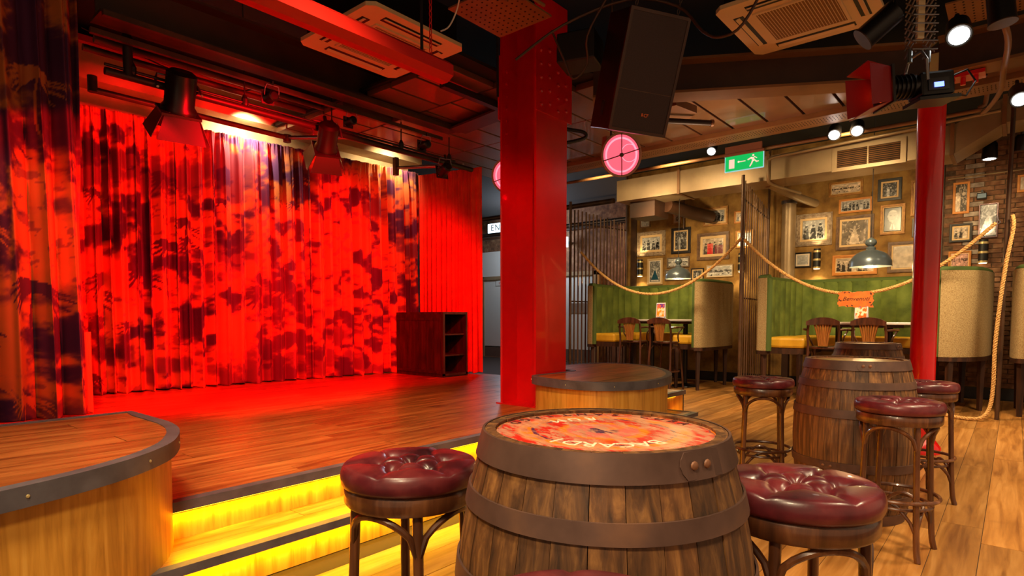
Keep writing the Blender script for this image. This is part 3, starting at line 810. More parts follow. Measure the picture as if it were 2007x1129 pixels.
rcx, rcy = 6.07, 0.585
rcol = thing('round_column', 'glossy red round cast-iron column between the middle barrel and a booth', 'column', (rcx, rcy, 0))
MB().lathe([(0.092, 0.06), (0.094, 1.2), (0.100, 3.02)], 40).build('shaft', M['redpaint'], rcol, smooth=True)
MB().lathe([(0.15, 0), (0.15, 0.05), (0.12, 0.09), (0.10, 0.12)], 40).build('base', M['redpaint'], rcol, smooth=True)
MB().lathe([(0.105, 2.99), (0.13, 3.03), (0.15, 3.05), (0.15, 3.07)], 40).build('capital', M['redpaint'], rcol, smooth=True)
cr_ = MB().box2((-0.06, -0.34, 3.055), (0.10, 0.30, 3.085)).build('bearing_plate', M['redpaint'], rcol)
for yy in (-0.28, -0.2): MB().cyl((0.0, yy, 3.0), (0.0, yy, 3.056), 0.018, n=8).build('bolt', M['redpaint'], rcol)

# ================================================================== CEILING STEELWORK
def ibeam(name, label, a, b, zb, h, wdt, m1, m2, cat='beam', group=None):
    a = Vector(a); b = Vector(b); L_ = (b - a).length; ang = math.atan2(b.y - a.y, b.x - a.x)
    t = thing(name, label, cat, (a.x, a.y, zb), ang, group)
    MB().box2((0, -wdt / 2, 0), (L_, wdt / 2, 0.022)).build('bottom_flange', m1, t)
    MB().box2((0, -wdt / 2, h - 0.022), (L_, wdt / 2, h)).build('top_flange', m1, t)
    MB().box2((0, -0.01, 0.022), (L_, 0.01, h - 0.022)).build('web', m2, t)
    return t
ibeam('steel_beam', 'deep brown steel beam running from the riveted column to the round column', (4.70, 3.0), (6.12, 0.62), 3.09, 0.30, 0.24, M['beam'], M['beamdark'])
ibeam('steel_beam', 'brown steel beam from the round column towards the right edge of the ceiling', (6.07, 0.55), (6.0, -1.8), 3.09, 0.30, 0.24, M['beam'], M['beamdark'])
ibeam('steel_beam', 'red-lit steel beam above the stage, parallel to the back curtain', (1.45, 5.18), (5.05, 5.12), 3.32, 0.33, 0.26, M['beamdark'], M['beamdark'])
ibeam('steel_beam', 'short brown beam from the stage beam back to the riveted column', (4.95, 5.0), (4.75, 3.65), 3.28, 0.22, 0.24, M['beamdark'], M['beamdark'])
# ceiling panels
cp = struct(MB().prism([(7.25, -0.6), (7.25, 6.6), (4.4, 6.6), (4.4, 3.3), (5.0, 3.0), (6.3, 0.8), (6.3, -0.6)], 3.41, 3.44).build('ceiling_1', M['void']))
npn = 0
for yb in [0.68 + 0.385 * i for i in range(15)]:
    for xa, xb in ((4.4, 5.75), (5.765, 7.14)):
        if yb < 3.0: xa = max(xa, 4.95 + (3.0 - yb) * 0.6)
        if xb - xa < 0.1: continue
        MB().box2((xa, yb + 0.014, 3.35), (xb, yb + 0.371, 3.41)).build('ceiling_panel', M['panel'], cp, bevel=0.004); npn += 1
for yb in (-0.5, -0.1, 0.3):
    MB().box2((6.2, yb + 0.014, 3.35), (7.14, yb + 0.371, 3.41)).build('ceiling_panel', M['panel'], cp, bevel=0.004)
for k in range(10):
    yb = 3.15 + 0.385 * k
    if yb < 3.7 or 4.9 < yb + 0.19 < 5.4: continue
    MB().box2((3.74, yb + 0.014, 3.355), (4.385, yb + 0.371, 3.41)).build('ceiling_panel', M['panel'], cp, bevel=0.004)
MB().box2((3.70, 3.75, 3.41), (4.4, 6.8, 3.44)).build('panel_backing', M['void'], cp)
# perforated cable tray
tr = thing('cable_tray', 'long yellowish perforated cable tray in front of the ceiling panels', 'cable tray', (7.32, 0, 3.30))
MB().box2((-0.17, -1.2, 0), (0.17, 6.3, 0.006)).build('tray_base', M['beam'], tr)
for s_ in (-0.17, 0.17): MB().box2((s_ - 0.003, -1.2, 0), (s_ + 0.003, 6.3, 0.06)).build('tray_side', M['beam'], tr)
mb = MB()
for i in range(240):
    for xx in (-0.08, -0.02, 0.04): mb.box((xx, -1.15 + i * 0.031, -0.0005), (0.035, 0.008, 0.001))
sl = mb.build('slot', M['joint'], tr); sl['kind'] = 'stuff'
# duct
du = thing('air_duct', 'large square sheet-metal air duct above the booths', 'duct', (8.8, 0, 0))
MB().box2((0, 1.0, 3.06), (0.56, 5.14, 3.40)).build('duct_run', M['duct'], du)
MB().box2((0, 0.62, 3.06), (0.56, 1.0, 3.40)).build('duct_run', M['duct'], du)
MB().box2((0.0, -3, 3.33), (0.56, 0.18, 3.62)).build('duct_run', M['duct'], du)
vs = [(0, 0.62, 3.06), (0, 0.62, 3.40), (0, 0.16, 3.62), (0, 0.16, 3.33), (0.56, 0.62, 3.06), (0.56, 0.62, 3.40), (0.56, 0.16, 3.62), (0.56, 0.16, 3.33)]
MB().add(vs, [(0, 1, 2, 3), (4, 7, 6, 5), (0, 4, 5, 1), (1, 5, 6, 2), (2, 6, 7, 3), (3, 7, 4, 0)]).build('duct_offset', M['duct'], du)
for yy in (4.05, 2.72, 0.64, 0.17):
    MB().box2((-0.02, yy - 0.02, 3.045 if yy > .5 else 3.31), (0.58, yy + 0.02, 3.415 if yy > .5 else 3.64)).build('duct_flange', M['beam'], du)
MB().box2((0.2, 4.55, 2.80), (0.7, 5.0, 3.06)).build('duct_drop', M['beamdark'], du)
gr = thing('air_grille', 'brown louvred air grille set in the duct front', 'grille', (8.79, 1.5, 3.195))
MB().band([(-0.41, -0.155), (0.41, -0.155), (0.41, 0.155), (-0.41, 0.155)], [(-0.35, -0.11), (0.35, -0.11), (0.35, 0.11), (-0.35, 0.11)], 0, 0.02).build('grille_frame', M['duct'], gr, rot=(R(90), 0, R(-90)))
MB().box2((-0.005, -0.35, -0.11), (0.0, 0.35, 0.11)).build('grille_back', M['void'], gr)
for i in range(9): MB().box((-0.010, 0, -0.095 + i * 0.024), (0.016, 0.70, 0.004), (0, 0.5, 0)).build('louvre', M['beam'], gr)
for yy in (0, ): MB().box2((-0.016, yy - 0.008, -0.11), (-0.0, yy + 0.008, 0.11)).build('louvre_post', M['duct'], gr)

def pipe(name, label, pts, r, m, cat='pipe', group=None, smooth=4, n=10):
    o = MB().tube(catmull([Vector(p) for p in pts], smooth) if smooth else pts, r, n).build(name, m, None, smooth=True)
    return tag(o, label, cat, group)
pipe('conduit_pipe', 'brown pipe crossing above the exit sign, dropping from the ceiling at right', [(7.9, 5.9, 3.27), (7.9, 3.0, 3.27), (7.9, 0.6, 3.27), (7.9, 0.36, 3.30), (7.88, 0.30, 3.4), (7.6, 0.28, 3.9)], 0.022, M['beam'])
pipe('conduit_pipe', 'brown pipe running in front of the duct and down beside the booth wall', [(8.6, 0.2, 3.42), (8.6, 1.2, 3.37), (8.6, 2.3, 3.33), (8.6, 2.62, 3.31), (8.6, 2.66, 3.24), (8.62, 2.66, 3.05), (8.8, 2.66, 2.99), (9.6, 2.5, 2.98)], 0.02, M['duct'])
pipe('vent_pipe', 'slanting silver vent pipe under the duct', [(9.2, 2.84, 3.10), (10.0, 2.64, 3.0), (10.5, 2.50, 2.96)], 0.06, M['duct'], smooth=2, n=16)
pipe('vent_pipe', 'short grey vent pipe beside the duct drop above the first booth', [(9.35, 4.5, 3.0), (9.9, 4.35, 2.95), (10.45, 4.2, 2.92)], 0.11, M['beamdark'], smooth=2, n=16)
wp = thing('wall_pipe', 'upright grey metal pipe against the wall left of the second booth', 'pipe', (10.35, 2.86, 0))
MB().lathe([(0.105, 1.7), (0.105, 3.0)], 24).build('pipe_body', M['duct'], wp, smooth=True)
MB().lathe([(0.12, 2.97), (0.12, 3.02)], 24).build('pipe_collar', M['steel'], wp, smooth=True)
MB().box2((-0.05, -0.05, 0), (0.05, 0.05, 1.7)).build('pipe_support', M['beamdark'], wp)

for i, (yy, z, lab) in enumerate(((5.02, 3.30, 'thin service rail under the stage beam, nearest the viewer'), (5.32, 3.27, 'thin service rail under the stage beam, towards the back curtain'))):
    tag(MB().box2((1.45, yy - 0.02, z - 0.02), (5.0, yy + 0.02, z + 0.02)).build('service_rail', M['brownsteel']), lab, 'rail')
for (x, y0, y1, z, lab) in ((10.0, 5.9, 9.5, 3.35, 'dark pipe high in the room behind, nearest the booths'), (11.2, 6.1, 10.5, 3.2, 'pale pipe high in the room behind, farther back'), (12.2, 6.1, 11.5, 3.3, 'dark pipe high in the room behind, next to the far wall')):
    tag(MB().cyl((x, y0, z), (x, y1, z), 0.05, n=12).build('ceiling_pipe', M['brownsteel'] if 'dark' in lab else M['steel'], None, smooth=True), lab, 'pipe')
# air-conditioning cassettes
def cassette(label, cx, cy, z):
    t = thing('ceiling_cassette', label, 'air conditioner', (cx, cy, z), 0, 'square ceiling air conditioning cassettes')
    h = 0.475
    rr = [(h - .05, h), (h, h - .05), (h, -h + .05), (h - .05, -h), (-h + .05, -h), (-h, -h + .05), (-h, h - .05), (-h + .05, h)]
    MB().prism(rr, 0, 0.03).build('face_panel', M['acwhite'], t)
    MB().box2((-.42, -.42, 0.03), (.42, .42, 0.30)).build('casing', M['blackgloss'], t)
    MB().box2((-0.25, -0.25, -0.008), (0.25, 0.25, 0.0)).build('intake_grille', M['acgrille'], t)
    mb = MB()
    for i in range(24): mb.box((0, -0.24 + i * 0.0208, -0.009), (0.49, 0.004, 0.003))
    s_ = mb.build('grille_bar', M['acwhite'], t); s_['kind'] = 'stuff'
    MB().band([(-.27, -.27), (.27, -.27), (.27, .27), (-.27, .27)], [(-.25, -.25), (.25, -.25), (.25, .25), (-.25, .25)], -0.012, 0).build('grille_surround', M['acwhite'], t)
    for k in range(4):
        a = k * PI / 2; rot = Matrix.Rotation(a, 3, 'Z')
        sl_ = MB().box(rot @ Vector((0.365, 0, -0.001)), (0.07, 0.56, 0.004), rot).build('air_slot', M['black'], t)
        MB().box(rot @ Vector((0.372, 0, -0.006)), (0.03, 0.54, 0.006), rot @ Matrix.Rotation(0.3, 3, 'Y')).build('air_flap', M['acwhite'], sl_)
    return t
cassette('square ceiling air conditioner above the long red tube over the stage', 3.10, 3.98, 3.325)
cassette('square ceiling air conditioner right of the hanging loudspeaker', 4.785, 1.265, 3.335)

# red tube heater on chains
th = thing('tube_heater', 'long red channel-shaped heater hanging on chains over the stage', 'heater', (0, 0, 0))
P = [(-0.085, 0.03), (-0.085, 0.10), (-0.05, 0.13), (0.05, 0.13), (0.085, 0.10), (0.085, 0.03), (0.03, 0.0), (-0.03, 0.0)]
vs = []; xa, xb, yy, zz = 0.4, 2.93, 3.08, 2.76
for x in (xa, xb): vs += [(x, yy + p[0], zz + p[1]) for p in P]
MB().add(vs, [tuple(range(8)), tuple(range(15, 7, -1))] + [(i, (i + 1) % 8, (i + 1) % 8 + 8, i + 8) for i in range(8)]).build('heater_body', M['redtube'], th)
for i, xx in enumerate((2.80, 0.9)):
    mb = MB()
    for k in range(26):
        z = 2.90 + k * 0.04
        ring = [(xx + (0.010 * math.cos(a) if k % 2 else 0), yy + (0 if k % 2 else 0.010 * math.cos(a)), z + 0.024 * math.sin(a)) for a in [2 * PI * j / 10 for j in range(10)]]
        mb.tube(ring, 0.0035, 5, True)
    mb.build('chain', M['redtube'], th)
# lighting bar above the stage and its lanterns
bar = thing('lighting_bar', 'long dark lighting bar hanging in front of the back curtain', 'lighting bar', (0, 5.4, 3.03))
MB().cyl((1.56, 0, 0), (5.6, 0, 0), 0.03, n=14).build('bar_pipe', M['barblack'], bar, smooth=True)
MB().cyl((1.56, 0, 0.05), (5.3, 0, 0.05), 0.012, n=8).build('cable_run', M['black'], bar, smooth=True)
for x in (1.75, 2.65, 3.55, 4.45, 5.2):
    MB().cyl((x, 0, 0.03), (x, 0, 0.92), 0.007, n=6).build('hanging_rod', M['black'], bar)
    MB().lathe([(0.02, 0.02), (0.03, 0.04), (0.03, 0.08), (0.012, 0.12)], 10, (x, 0, 0)).build('rod_clamp', M['black'], bar)
MB().cyl((1.72, 0, 0.0), (1.72, 0, 0.92), 0.035, n=12).build('drop_pipe', M['barblack'], bar, smooth=True)
pb = thing('curtain_pipe', 'slim pale pipe with elbow joints just above the back curtain', 'pipe', (0, 6.4, 3.18))
MB().cyl((1.75, 0, 0), (3.62, 0, 0), 0.028, n=12).build('pipe_run', M['brownsteel'], pb, smooth=True)
MB().cyl((3.62, 0, 0), (3.95, -0.9, -0.09), 0.022, n=12).build('pipe_arm', M['steel'], pb, smooth=True)
MB().cyl((1.75, 0, -0.02), (1.75, 0, 0.12), 0.04, n=12).build('pipe_elbow', M['brownsteel'], pb, smooth=True)
MB().cyl((3.62, 0, 0.03), (3.62, 0, -0.05), 0.045, n=12).build('pipe_elbow', M['brownsteel'], pb, smooth=True)
pc = thing('wall_bracket', 'pale pipe bracket at the right end of the back curtain', 'bracket', (5.35, 6.6, 3.2))
MB().cyl((0, 0, 0), (0.15, -1.15, -0.12), 0.022, n=10).build('bracket_arm', M['steel'], pc, smooth=True)
MB().box2((-0.03, -0.02, -0.1), (0.03, 0.04, 0.14)).build('bracket_plate', M['brownsteel'], pc)
# cable trays parallel to the curtain above the stage
for i, (yy, z, lab) in enumerate(((5.85, 3.42, 'dark red-lit pipe directly behind the stage beam'), (6.15, 3.44, 'dark red-lit pipe nearest the wall ledge above the stage'))):
    pipe('ceiling_pipe', lab, [(1.62, yy, z), (3.5, yy, z), (6.1, yy, z)], 0.03, M['brownsteel'], smooth=2)
pipe('cable', 'thin cable sagging along the wall ledge above the back curtain', [(1.8, 6.85, 3.88), (2.2, 6.85, 3.80), (2.8, 6.85, 3.70), (3.3, 6.85, 3.72), (3.6, 6.85, 3.86)], 0.007, M['black'], 'cable')

def fresnel(label, loc, tgt, size=1.0, lamp='lampred', doors=True):
    t = thing('stage_lantern', label, 'stage light', loc, 0, 'stage lanterns with barn doors')
    d = (Vector(tgt) - Vector(loc)).normalized(); t.rotation_euler = d.to_track_quat('Z', 'Y').to_euler()
    s_ = size
    MB().lathe([(0.06 * s_, -0.22 * s_), (0.085 * s_, -0.20 * s_), (0.085 * s_, -0.02 * s_), (0.10 * s_, 0.0), (0.10 * s_, 0.02 * s_)], 20).build('housing', M['blackgloss'], t, smooth=True)
    MB().lathe([(0.075 * s_, 0.0205 * s_), (0.06 * s_, 0.032 * s_), (0.02 * s_, 0.040 * s_)], 20).build('lens', M[lamp], t, smooth=True)
    MB().band([(-.11 * s_, -.11 * s_), (.11 * s_, -.11 * s_), (.11 * s_, .11 * s_), (-.11 * s_, .11 * s_)], [(-.08 * s_, -.08 * s_), (.08 * s_, -.08 * s_), (.08 * s_, .08 * s_), (-.08 * s_, .08 * s_)], 0.02 * s_, 0.035 * s_).build('front_frame', M['black'], t)
    if doors:
        for k in range(4):
            rot = Matrix.Rotation(k * PI / 2, 3, 'Z'); big = 0.12 if k % 2 else 0.10
            q = [(-.095, 0.105, 0.035), (.095, 0.105, 0.035), (.095 + big * .4, 0.165, 0.17), (-.095 - big * .4, 0.165, 0.17)]
            q2 = [(a, b - .004, c) for a, b, c in q]
            MB().add([rot @ (Vector(p) * s_) for p in q + q2], [(0, 1, 2, 3), (7, 6, 5, 4), (0, 4, 5, 1), (1, 5, 6, 2), (2, 6, 7, 3), (3, 7, 4, 0)]).build('barn_door', M['blackgloss'], t)
    U = [(-0.12 * s_, 0, -0.1 * s_), (-0.12 * s_, 0.10 * s_, -0.12 * s_), (-0.10 * s_, 0.17 * s_, -0.14 * s_), (0.10 * s_, 0.17 * s_, -0.14 * s_), (0.12 * s_, 0.10 * s_, -0.12 * s_), (0.12 * s_, 0, -0.1 * s_)]
    MB().tube(U, 0.008 * s_, 6).build('yoke', M['steel'], t)
    MB().cyl((0, 0.17 * s_, -0.14 * s_), (0, 0.24 * s_, -0.15 * s_), 0.016 * s_, n=8).build('clamp', M['blackgloss'], t)
    return t
fresnel('red barn-door stage light at the left of the lighting bar', (2.08, 5.38, 2.88), (2.2, 6.1, 1.6), 1.35)
fresnel('red barn-door stage light at the middle of the lighting bar', (3.47, 5.38, 2.86), (3.8, 6.2, 2.0), 1.15)
fresnel('small dark lantern above the bar, between the two barn-door lights', (2.85, 5.35, 3.17), (2.9, 7.0, 3.3), 0.55, 'blackgloss', False)
fresnel('small dark lantern just right of the middle barn-door light', (3.74, 5.38, 3.17), (3.9, 7.0, 3.2), 0.5, 'blackgloss', False)
fresnel('small dark lantern towards the right end of the lighting bar', (4.75, 5.38, 3.15), (4.9, 7.0, 3.2), 0.55, 'blackgloss', False)
fresnel('black lantern at the right end of the lighting bar over the plain curtain', (5.05, 5.36, 2.9), (5.5, 7.0, 2.5), 0.7, 'blackgloss', False)
# small white lights washing the top of the back curtain
for (x, y, e) in ((3.40, 6.80, 75), (5.42, 6.60, 60)):
    light('curtain_top_light', 'SPOT', (x, y, 3.44), e, (1.0, 0.84, 0.58), (x + 0.1, y + 0.5, 3.12), 0.02, spot=125, blend=0.9)

# hanging loudspeaker (position, turn and forward tilt measured from its edges)
sp = thing('loudspeaker', 'big black loudspeaker hanging tilted from the ceiling, orange badge', 'loudspeaker', (3.864, 2.010, 2.829))
y_, p_, r_ = -0.6131, 0.3335, 0.0622
sp.rotation_euler = (Matrix.Rotation(y_, 3, 'Z') @ Matrix.Rotation(p_, 3, 'X') @ Matrix.Rotation(r_, 3, 'Y')).to_euler()
MB().prism([(-.225, 0.012), (.225, 0.012), (.225, 0.25), (.15, .473), (-.15, .473), (-.225, 0.36)], -0.39, 0.39).build('cabinet', M['blackgloss'], sp, bevel=0.008)
MB().box2((-.205, 0.0, -.37), (.205, 0.012, .37)).build('front_grille', M['speaker'], sp)
MB().band([(-.225, -.39), (.225, -.39), (.225, .39), (-.225, .39)], [(-.205, -.37), (.205, -.37), (.205, .37), (-.205, .37)], -0.012, 0.004).build('grille_edge', M['beamdark'], sp, rot=(R(90), 0, 0))
MB().box2((-.205, -0.002, -.115), (.205, 0.0, -.111)).build('grille_seam', M['brownsteel'], sp)
text('badge', 'RCF', 0.032, M['orangelogo'], sp, (0.03, -0.004, -0.265), (R(90), 0, 0), 0.001)
MB().box2((-.227, 0.16, -.30), (-.225, 0.21, -.2)).build('side_handle', M['void'], sp)
for sx in (-0.15, 0.17):
    mb = MB(); 
    for k in range(18):
        z = 0.40 + k * 0.034
        mb.tube([(sx + (0.009 * math.cos(a) if k % 2 else 0), 0.1 + (0 if k % 2 else 0.009 * math.cos(a)), z + 0.02 * math.sin(a)) for a in [2 * PI * j / 8 for j in range(8)]], 0.003, 5, True)
    mb.build('chain', M['brownsteel'], sp)
pipe('cable', 'dark cable looping from the loudspeaker top to the right cassette', [(3.3, 2.75, 2.95), (3.45, 2.45, 3.15), (3.7, 2.1, 3.3), (3.85, 1.8, 3.22), (3.85, 1.62, 3.0), (3.85, 1.5, 2.93), (3.85, 1.36, 2.97), (3.9, 1.22, 3.25), (3.95, 1.15, 3.5)], 0.009, M['beamdark'], 'cable')
pipe('cable', 'dark looped cable beside the riveted column top', [(3.55, 2.62, 3.2), (3.6, 2.55, 3.0), (3.65, 2.5, 2.86), (3.68, 2.4, 2.95), (3.6, 2.35, 3.1), (3.6, 2.2, 3.3)], 0.008, M['beamdark'], 'cable')
jb = MB().box((3.98, 2.66, 3.2), (0.28, 0.3, 0.22), (0, 0, 0.3)).build('junction_box', M['black'], None, bevel=0.01); tag(jb, 'dark metal junction box between the riveted column and the loudspeaker', 'box')
pt = thing('perforated_plate', 'brown perforated steel plate at the top edge above the riveted column', 'plate', (3.31, 2.90, 3.32), 0.0)
MB().box2((-0.28, -0.25, 0), (0.28, 0.25, 0.012)).build('plate', M['beam'], pt)
mb = MB()
for i in range(11):
    for j in range(9): mb.lathe([(0.007, 0), (0.007, 0.002)], 6, (-0.24 + i * 0.048, -0.2 + j * 0.05, -0.002))
h_ = mb.build('hole', M['void'], pt); h_['kind'] = 'stuff'
pipe('conduit_pipe', 'thin brown conduit ending at the perforated plate above the column', [(2.3, 2.52, 3.24), (3.3, 2.5, 3.24)], 0.012, M['beam'], smooth=0)
pipe('cable', 'thin white cable hanging beside the cassette over the stage', [(2.0, 2.75, 3.5), (2.35, 2.7, 3.35), (2.6, 2.72, 3.28), (2.75, 2.75, 3.25), (2.88, 2.9, 3.2), (2.88, 2.98, 3.1), (2.82, 3.0, 3.05)], 0.005, M['whitepaint'], 'cable')

def pinklamp(label, loc, tgt, ztop=3.95):
    t = thing('scoop_light', label, 'stage light', loc, 0, 'pink-lit scoop lanterns'); d = (Vector(tgt) - Vector(loc)).normalized()
    t.rotation_euler = d.to_track_quat('Z', 'Y').to_euler()
    MB().lathe([(0.06, -0.22), (0.10, -0.20), (0.165, -0.04), (0.172, 0.0)], 36).build('housing', M['copper'], t, smooth=True)
    MB().lathe([(0.163, 0.0), (0.180, 0.0), (0.180, 0.018), (0.163, 0.018)], 40, cap=False).build('bezel', M['copper'], t, smooth=True)
    MB().lathe([(0.163, 0.002), (0.10, 0.006), (0.02, 0.006)], 40).build('lens', M['pinklens'], t, smooth=True)
    MB().lathe([(0.128, 0.0075), (0.142, 0.0075), (0.142, 0.010), (0.128, 0.010)], 40, cap=False).build('lens_ring', M['pinkbright'], t)
    MB().lathe([(0.068, 0.0075), (0.073, 0.0075), (0.073, 0.010), (0.068, 0.010)], 32, (0.07, 0.02, 0), cap=False).build('bulb_ring', M['pinkbright'], t)
    MB().lathe([(0.017, 0.0), (0.017, 0.024), (0.010, 0.03)], 16).build('guard_hub', M['brownsteel'], t)
    for k in range(2):
        a = 0.35 + k * PI / 2.4
        MB().cyl((0.17 * math.cos(a), 0.17 * math.sin(a), 0.018), (-0.17 * math.cos(a), -0.17 * math.sin(a), 0.018), 0.0045, n=6).build('guard_bar', M['brownsteel'], t)
    MB().box((0.0, 0.10, -0.26), (0.12, 0.14, 0.10)).build('mounting_box', M['copper'], t)
    mx = Matrix.Translation(loc) @ d.to_track_quat('Z', 'Y').to_matrix().to_4x4(); a_ = mx @ Vector((0, 0.16, -0.26))
    inv = mx.inverted(); MB().cyl(inv @ a_, inv @ Vector((a_.x, a_.y, ztop)), 0.009, n=8).build('suspension_rod', M['brownsteel'], t)
    return t
pinklamp('pink glowing scoop light under the hanging loudspeaker', (4.472, 2.576, 2.50), (1.5, -1.3, 1.6))
pinklamp('pink glowing scoop light half hidden behind the riveted column', (4.62, 3.93, 2.56), (1.4, 1.6, 1.6), 3.36)

# profile spot on a pantograph in front of the round column
pf = thing('profile_spotlight', 'black theatre spotlight with red barn doors and blue display by the round column', 'stage light', (4.40, 0.52, 2.54))
pf.rotation_euler = (0, R(5), R(128))
MB().lathe([(0.055, -0.02), (0.066, 0.0), (0.066, 0.16), (0.058, 0.165)], 20, (0, 0, 0), True, (1, 0, 0)).build('barrel_tube', M['blackgloss'], pf, smooth=True)
for i in range(5): MB().lathe([(0.060, 0), (0.074, 0.002), (0.074, 0.008), (0.060, 0.01)], 20, (0.02 + i * 0.026, 0, 0), True, (1, 0, 0)).build('cooling_fin', M['blackgloss'], pf, smooth=True)
MB().box((-0.10, 0, -0.01), (0.20, 0.14, 0.14)).build('body', M['blackgloss'], pf, bevel=0.015)
MB().box((-0.10, 0, -0.10), (0.24, 0.17, 0.02)).build('base_tray', M['blackgloss'], pf)
MB().box((0.18, 0, 0.0), (0.015, 0.22, 0.22)).build('gate_frame', M['black'], pf)
MB().lathe([(0.075, 0), (0.05, 0.012)], 20, (0.19, 0, 0), True, (1, 0, 0)).build('lens', M['lampred'], pf)
for k in range(4):
    rot = Matrix.Rotation(k * PI / 2, 3, 'X')
    q = [(0.19, -0.10, 0.10), (0.19, 0.10, 0.10), (0.33, 0.12, 0.14), (0.33, -0.12, 0.14)]
    MB().add([rot @ Vector(p) for p in q + [(a, b, c - 0.004) for a, b, c in q]], [(0, 1, 2, 3), (7, 6, 5, 4), (0, 4, 5, 1), (1, 5, 6, 2), (2, 6, 7, 3), (3, 7, 4, 0)]).build('barn_door', M['doorred'], pf)
MB().box((-0.10, 0.072, -0.02), (0.12, 0.006, 0.07)).build('display_surround', M['black'], pf)
MB().box((-0.10, 0.077, -0.025), (0.055, 0.004, 0.028)).build('display', M['blueled'], pf)
MB().tube([(-0.02, 0.10, 0.0), (-0.02, 0.10, 0.12), (-0.02, 0.06, 0.18), (-0.02, -0.06, 0.18), (-0.02, -0.10, 0.12), (-0.02, -0.10, 0.0)], 0.009, 6).build('yoke', M['hangersteel'], pf)
MB().tube([Vector(p) for p in ((-0.20, 0.0, 0.03), (-0.30, 0.03, 0.06), (-0.33, 0.05, -0.02), (-0.27, 0.05, -0.10), (-0.2, 0.04, -0.08))], 0.006, 6).build('power_lead', M['blackgloss'], pf)
pg = thing('pantograph_hanger', 'zigzag steel pantograph hanger carrying the theatre spotlight', 'hanger', (4.415, 0.50, 2.72), R(40))
for s_ in (-0.055, 0.055):
    for k in range(15):
        z = k * 0.05
        for sg in (1, -1):
            MB().box((0, s_, z + 0.045), (0.008, 0.006, 0.135), (sg * 0.0, R(52) * sg, 0)).build('scissor_bar', M['hangersteel'], pg)
for k in range(14):
    MB().cyl((-0.052, -0.075, 0.02 + k * 0.05), (-0.052, 0.075, 0.02 + k * 0.05), 0.004, n=6).build('cross_pin', M['steel'], pg)
MB().box2((-0.012, -0.02, 0.1), (0.012, 0.02, 1.2)).build('centre_strap', M['acwhite'], pg)
MB().box2((-0.03, -0.08, 0.74), (0.03, 0.08, 1.2)).build('head_block', M['brownsteel'], pg)
for s_ in (-0.055, 0.055): MB().cyl((0, s_, -0.04), (0, s_, 0.04), 0.014, n=8).build('spring_bolt', M['chrome'], pg)

def downlight(label, loc, tgt, on=True, s_=1.0, lamp='lampwhite'):
    t = thing('ceiling_spotlight', label, 'spotlight', loc, 0, 'small black ceiling spotlights'); d = (Vector(tgt) - Vector(loc)).normalized()
    t.rotation_euler = d.to_track_quat('Z', 'Y').to_euler()
    MB().lathe([(0.035 * s_, -0.14 * s_), (0.05 * s_, -0.12 * s_), (0.056 * s_, 0.0), (0.050 * s_, 0.0), (0.045 * s_, -0.012 * s_)], 20, cap=True).build('can', M['blackgloss'], t, smooth=True)
    MB().lathe([(0.042 * s_, 0.001), (0.03 * s_, 0.004)], 20).build('bulb_face', M[lamp] if on else M['black'], t)
    MB().cyl((0, 0, -0.13 * s_), (0, 0.0, -0.24 * s_), 0.012 * s_, n=8).build('stem', M['blackgloss'], t)
    return t
CAMP = (0.0, 0.0, 1.1)
downlight('bright ceiling spotlight right of the pantograph hanger', (4.50, 0.313, 2.814), (2.2, 0.0, 0.6), s_=1.25)
downlight('bright ceiling spotlight at the right edge of the picture', (6.0, 0.027, 2.786), (3.6, -0.3, 0.4), s_=1.2)
downlight('left one of the two bright ceiling spotlights side by side over the tray', (7.6, 1.639, 3.2), (4.5, 1.3, 0.4), s_=1.3)
downlight('right one of the two bright ceiling spotlights side by side over the tray', (7.6, 1.410, 3.2), (4.5, 1.0, 0.4), s_=1.3)
downlight('bright ceiling spotlight just left of the green exit sign', (7.75, 3.12, 3.31), (4.5, 2.6, 0.4), s_=1.2)
downlight('dark ceiling spotlight lit underneath, above the brick wall', (9.46, 0.31, 3.08), (9.42, 0.35, 0.4), s_=1.5)
downlight('unlit dark ceiling spotlight beside the post on the brick wall', (9.48, 0.02, 3.14), (9.95, 0.1, 1.0), False, s_=1.3)
for (lab, a, b, r) in (('dark cylinder lamp left of the pantograph hanger', (4.35, 0.62, 3.0), (4.3, 0.78, 2.86), 0.07), ('dark cylinder lamp right of the bright ceiling spotlight', (4.75, 0.14, 3.12), (4.75, 0.12, 2.92), 0.07)):
    t = thing('can_light', lab, 'spotlight', a, 0, 'unlit cylinder lamps'); b = Vector(b) - Vector(a)
    MB().cyl((0, 0, 0), b, r, n=20).build('can', M['blackgloss'], t, smooth=True); MB().cyl(b * 1.0, b * 1.03, r * 1.08, n=20).build('can_ring', M['brownsteel'], t, smooth=True)
    MB().cyl((0, 0, 0), (0, 0, 0.3), 0.012, n=8).build('stem', M['blackgloss'], t)
pp = pipe('conduit_pipe', 'pale cable-tied conduit dropping past the bright spotlight at upper right', [(4.9, 0.16, 3.3), (4.95, 0.13, 3.05), (5.3, 0.10, 3.0), (5.9, 0.13, 3.0), (6.5, 0.16, 3.02), (7.3, 0.26, 3.12), (7.9, 0.33, 3.24)], 0.02, M['beam'])

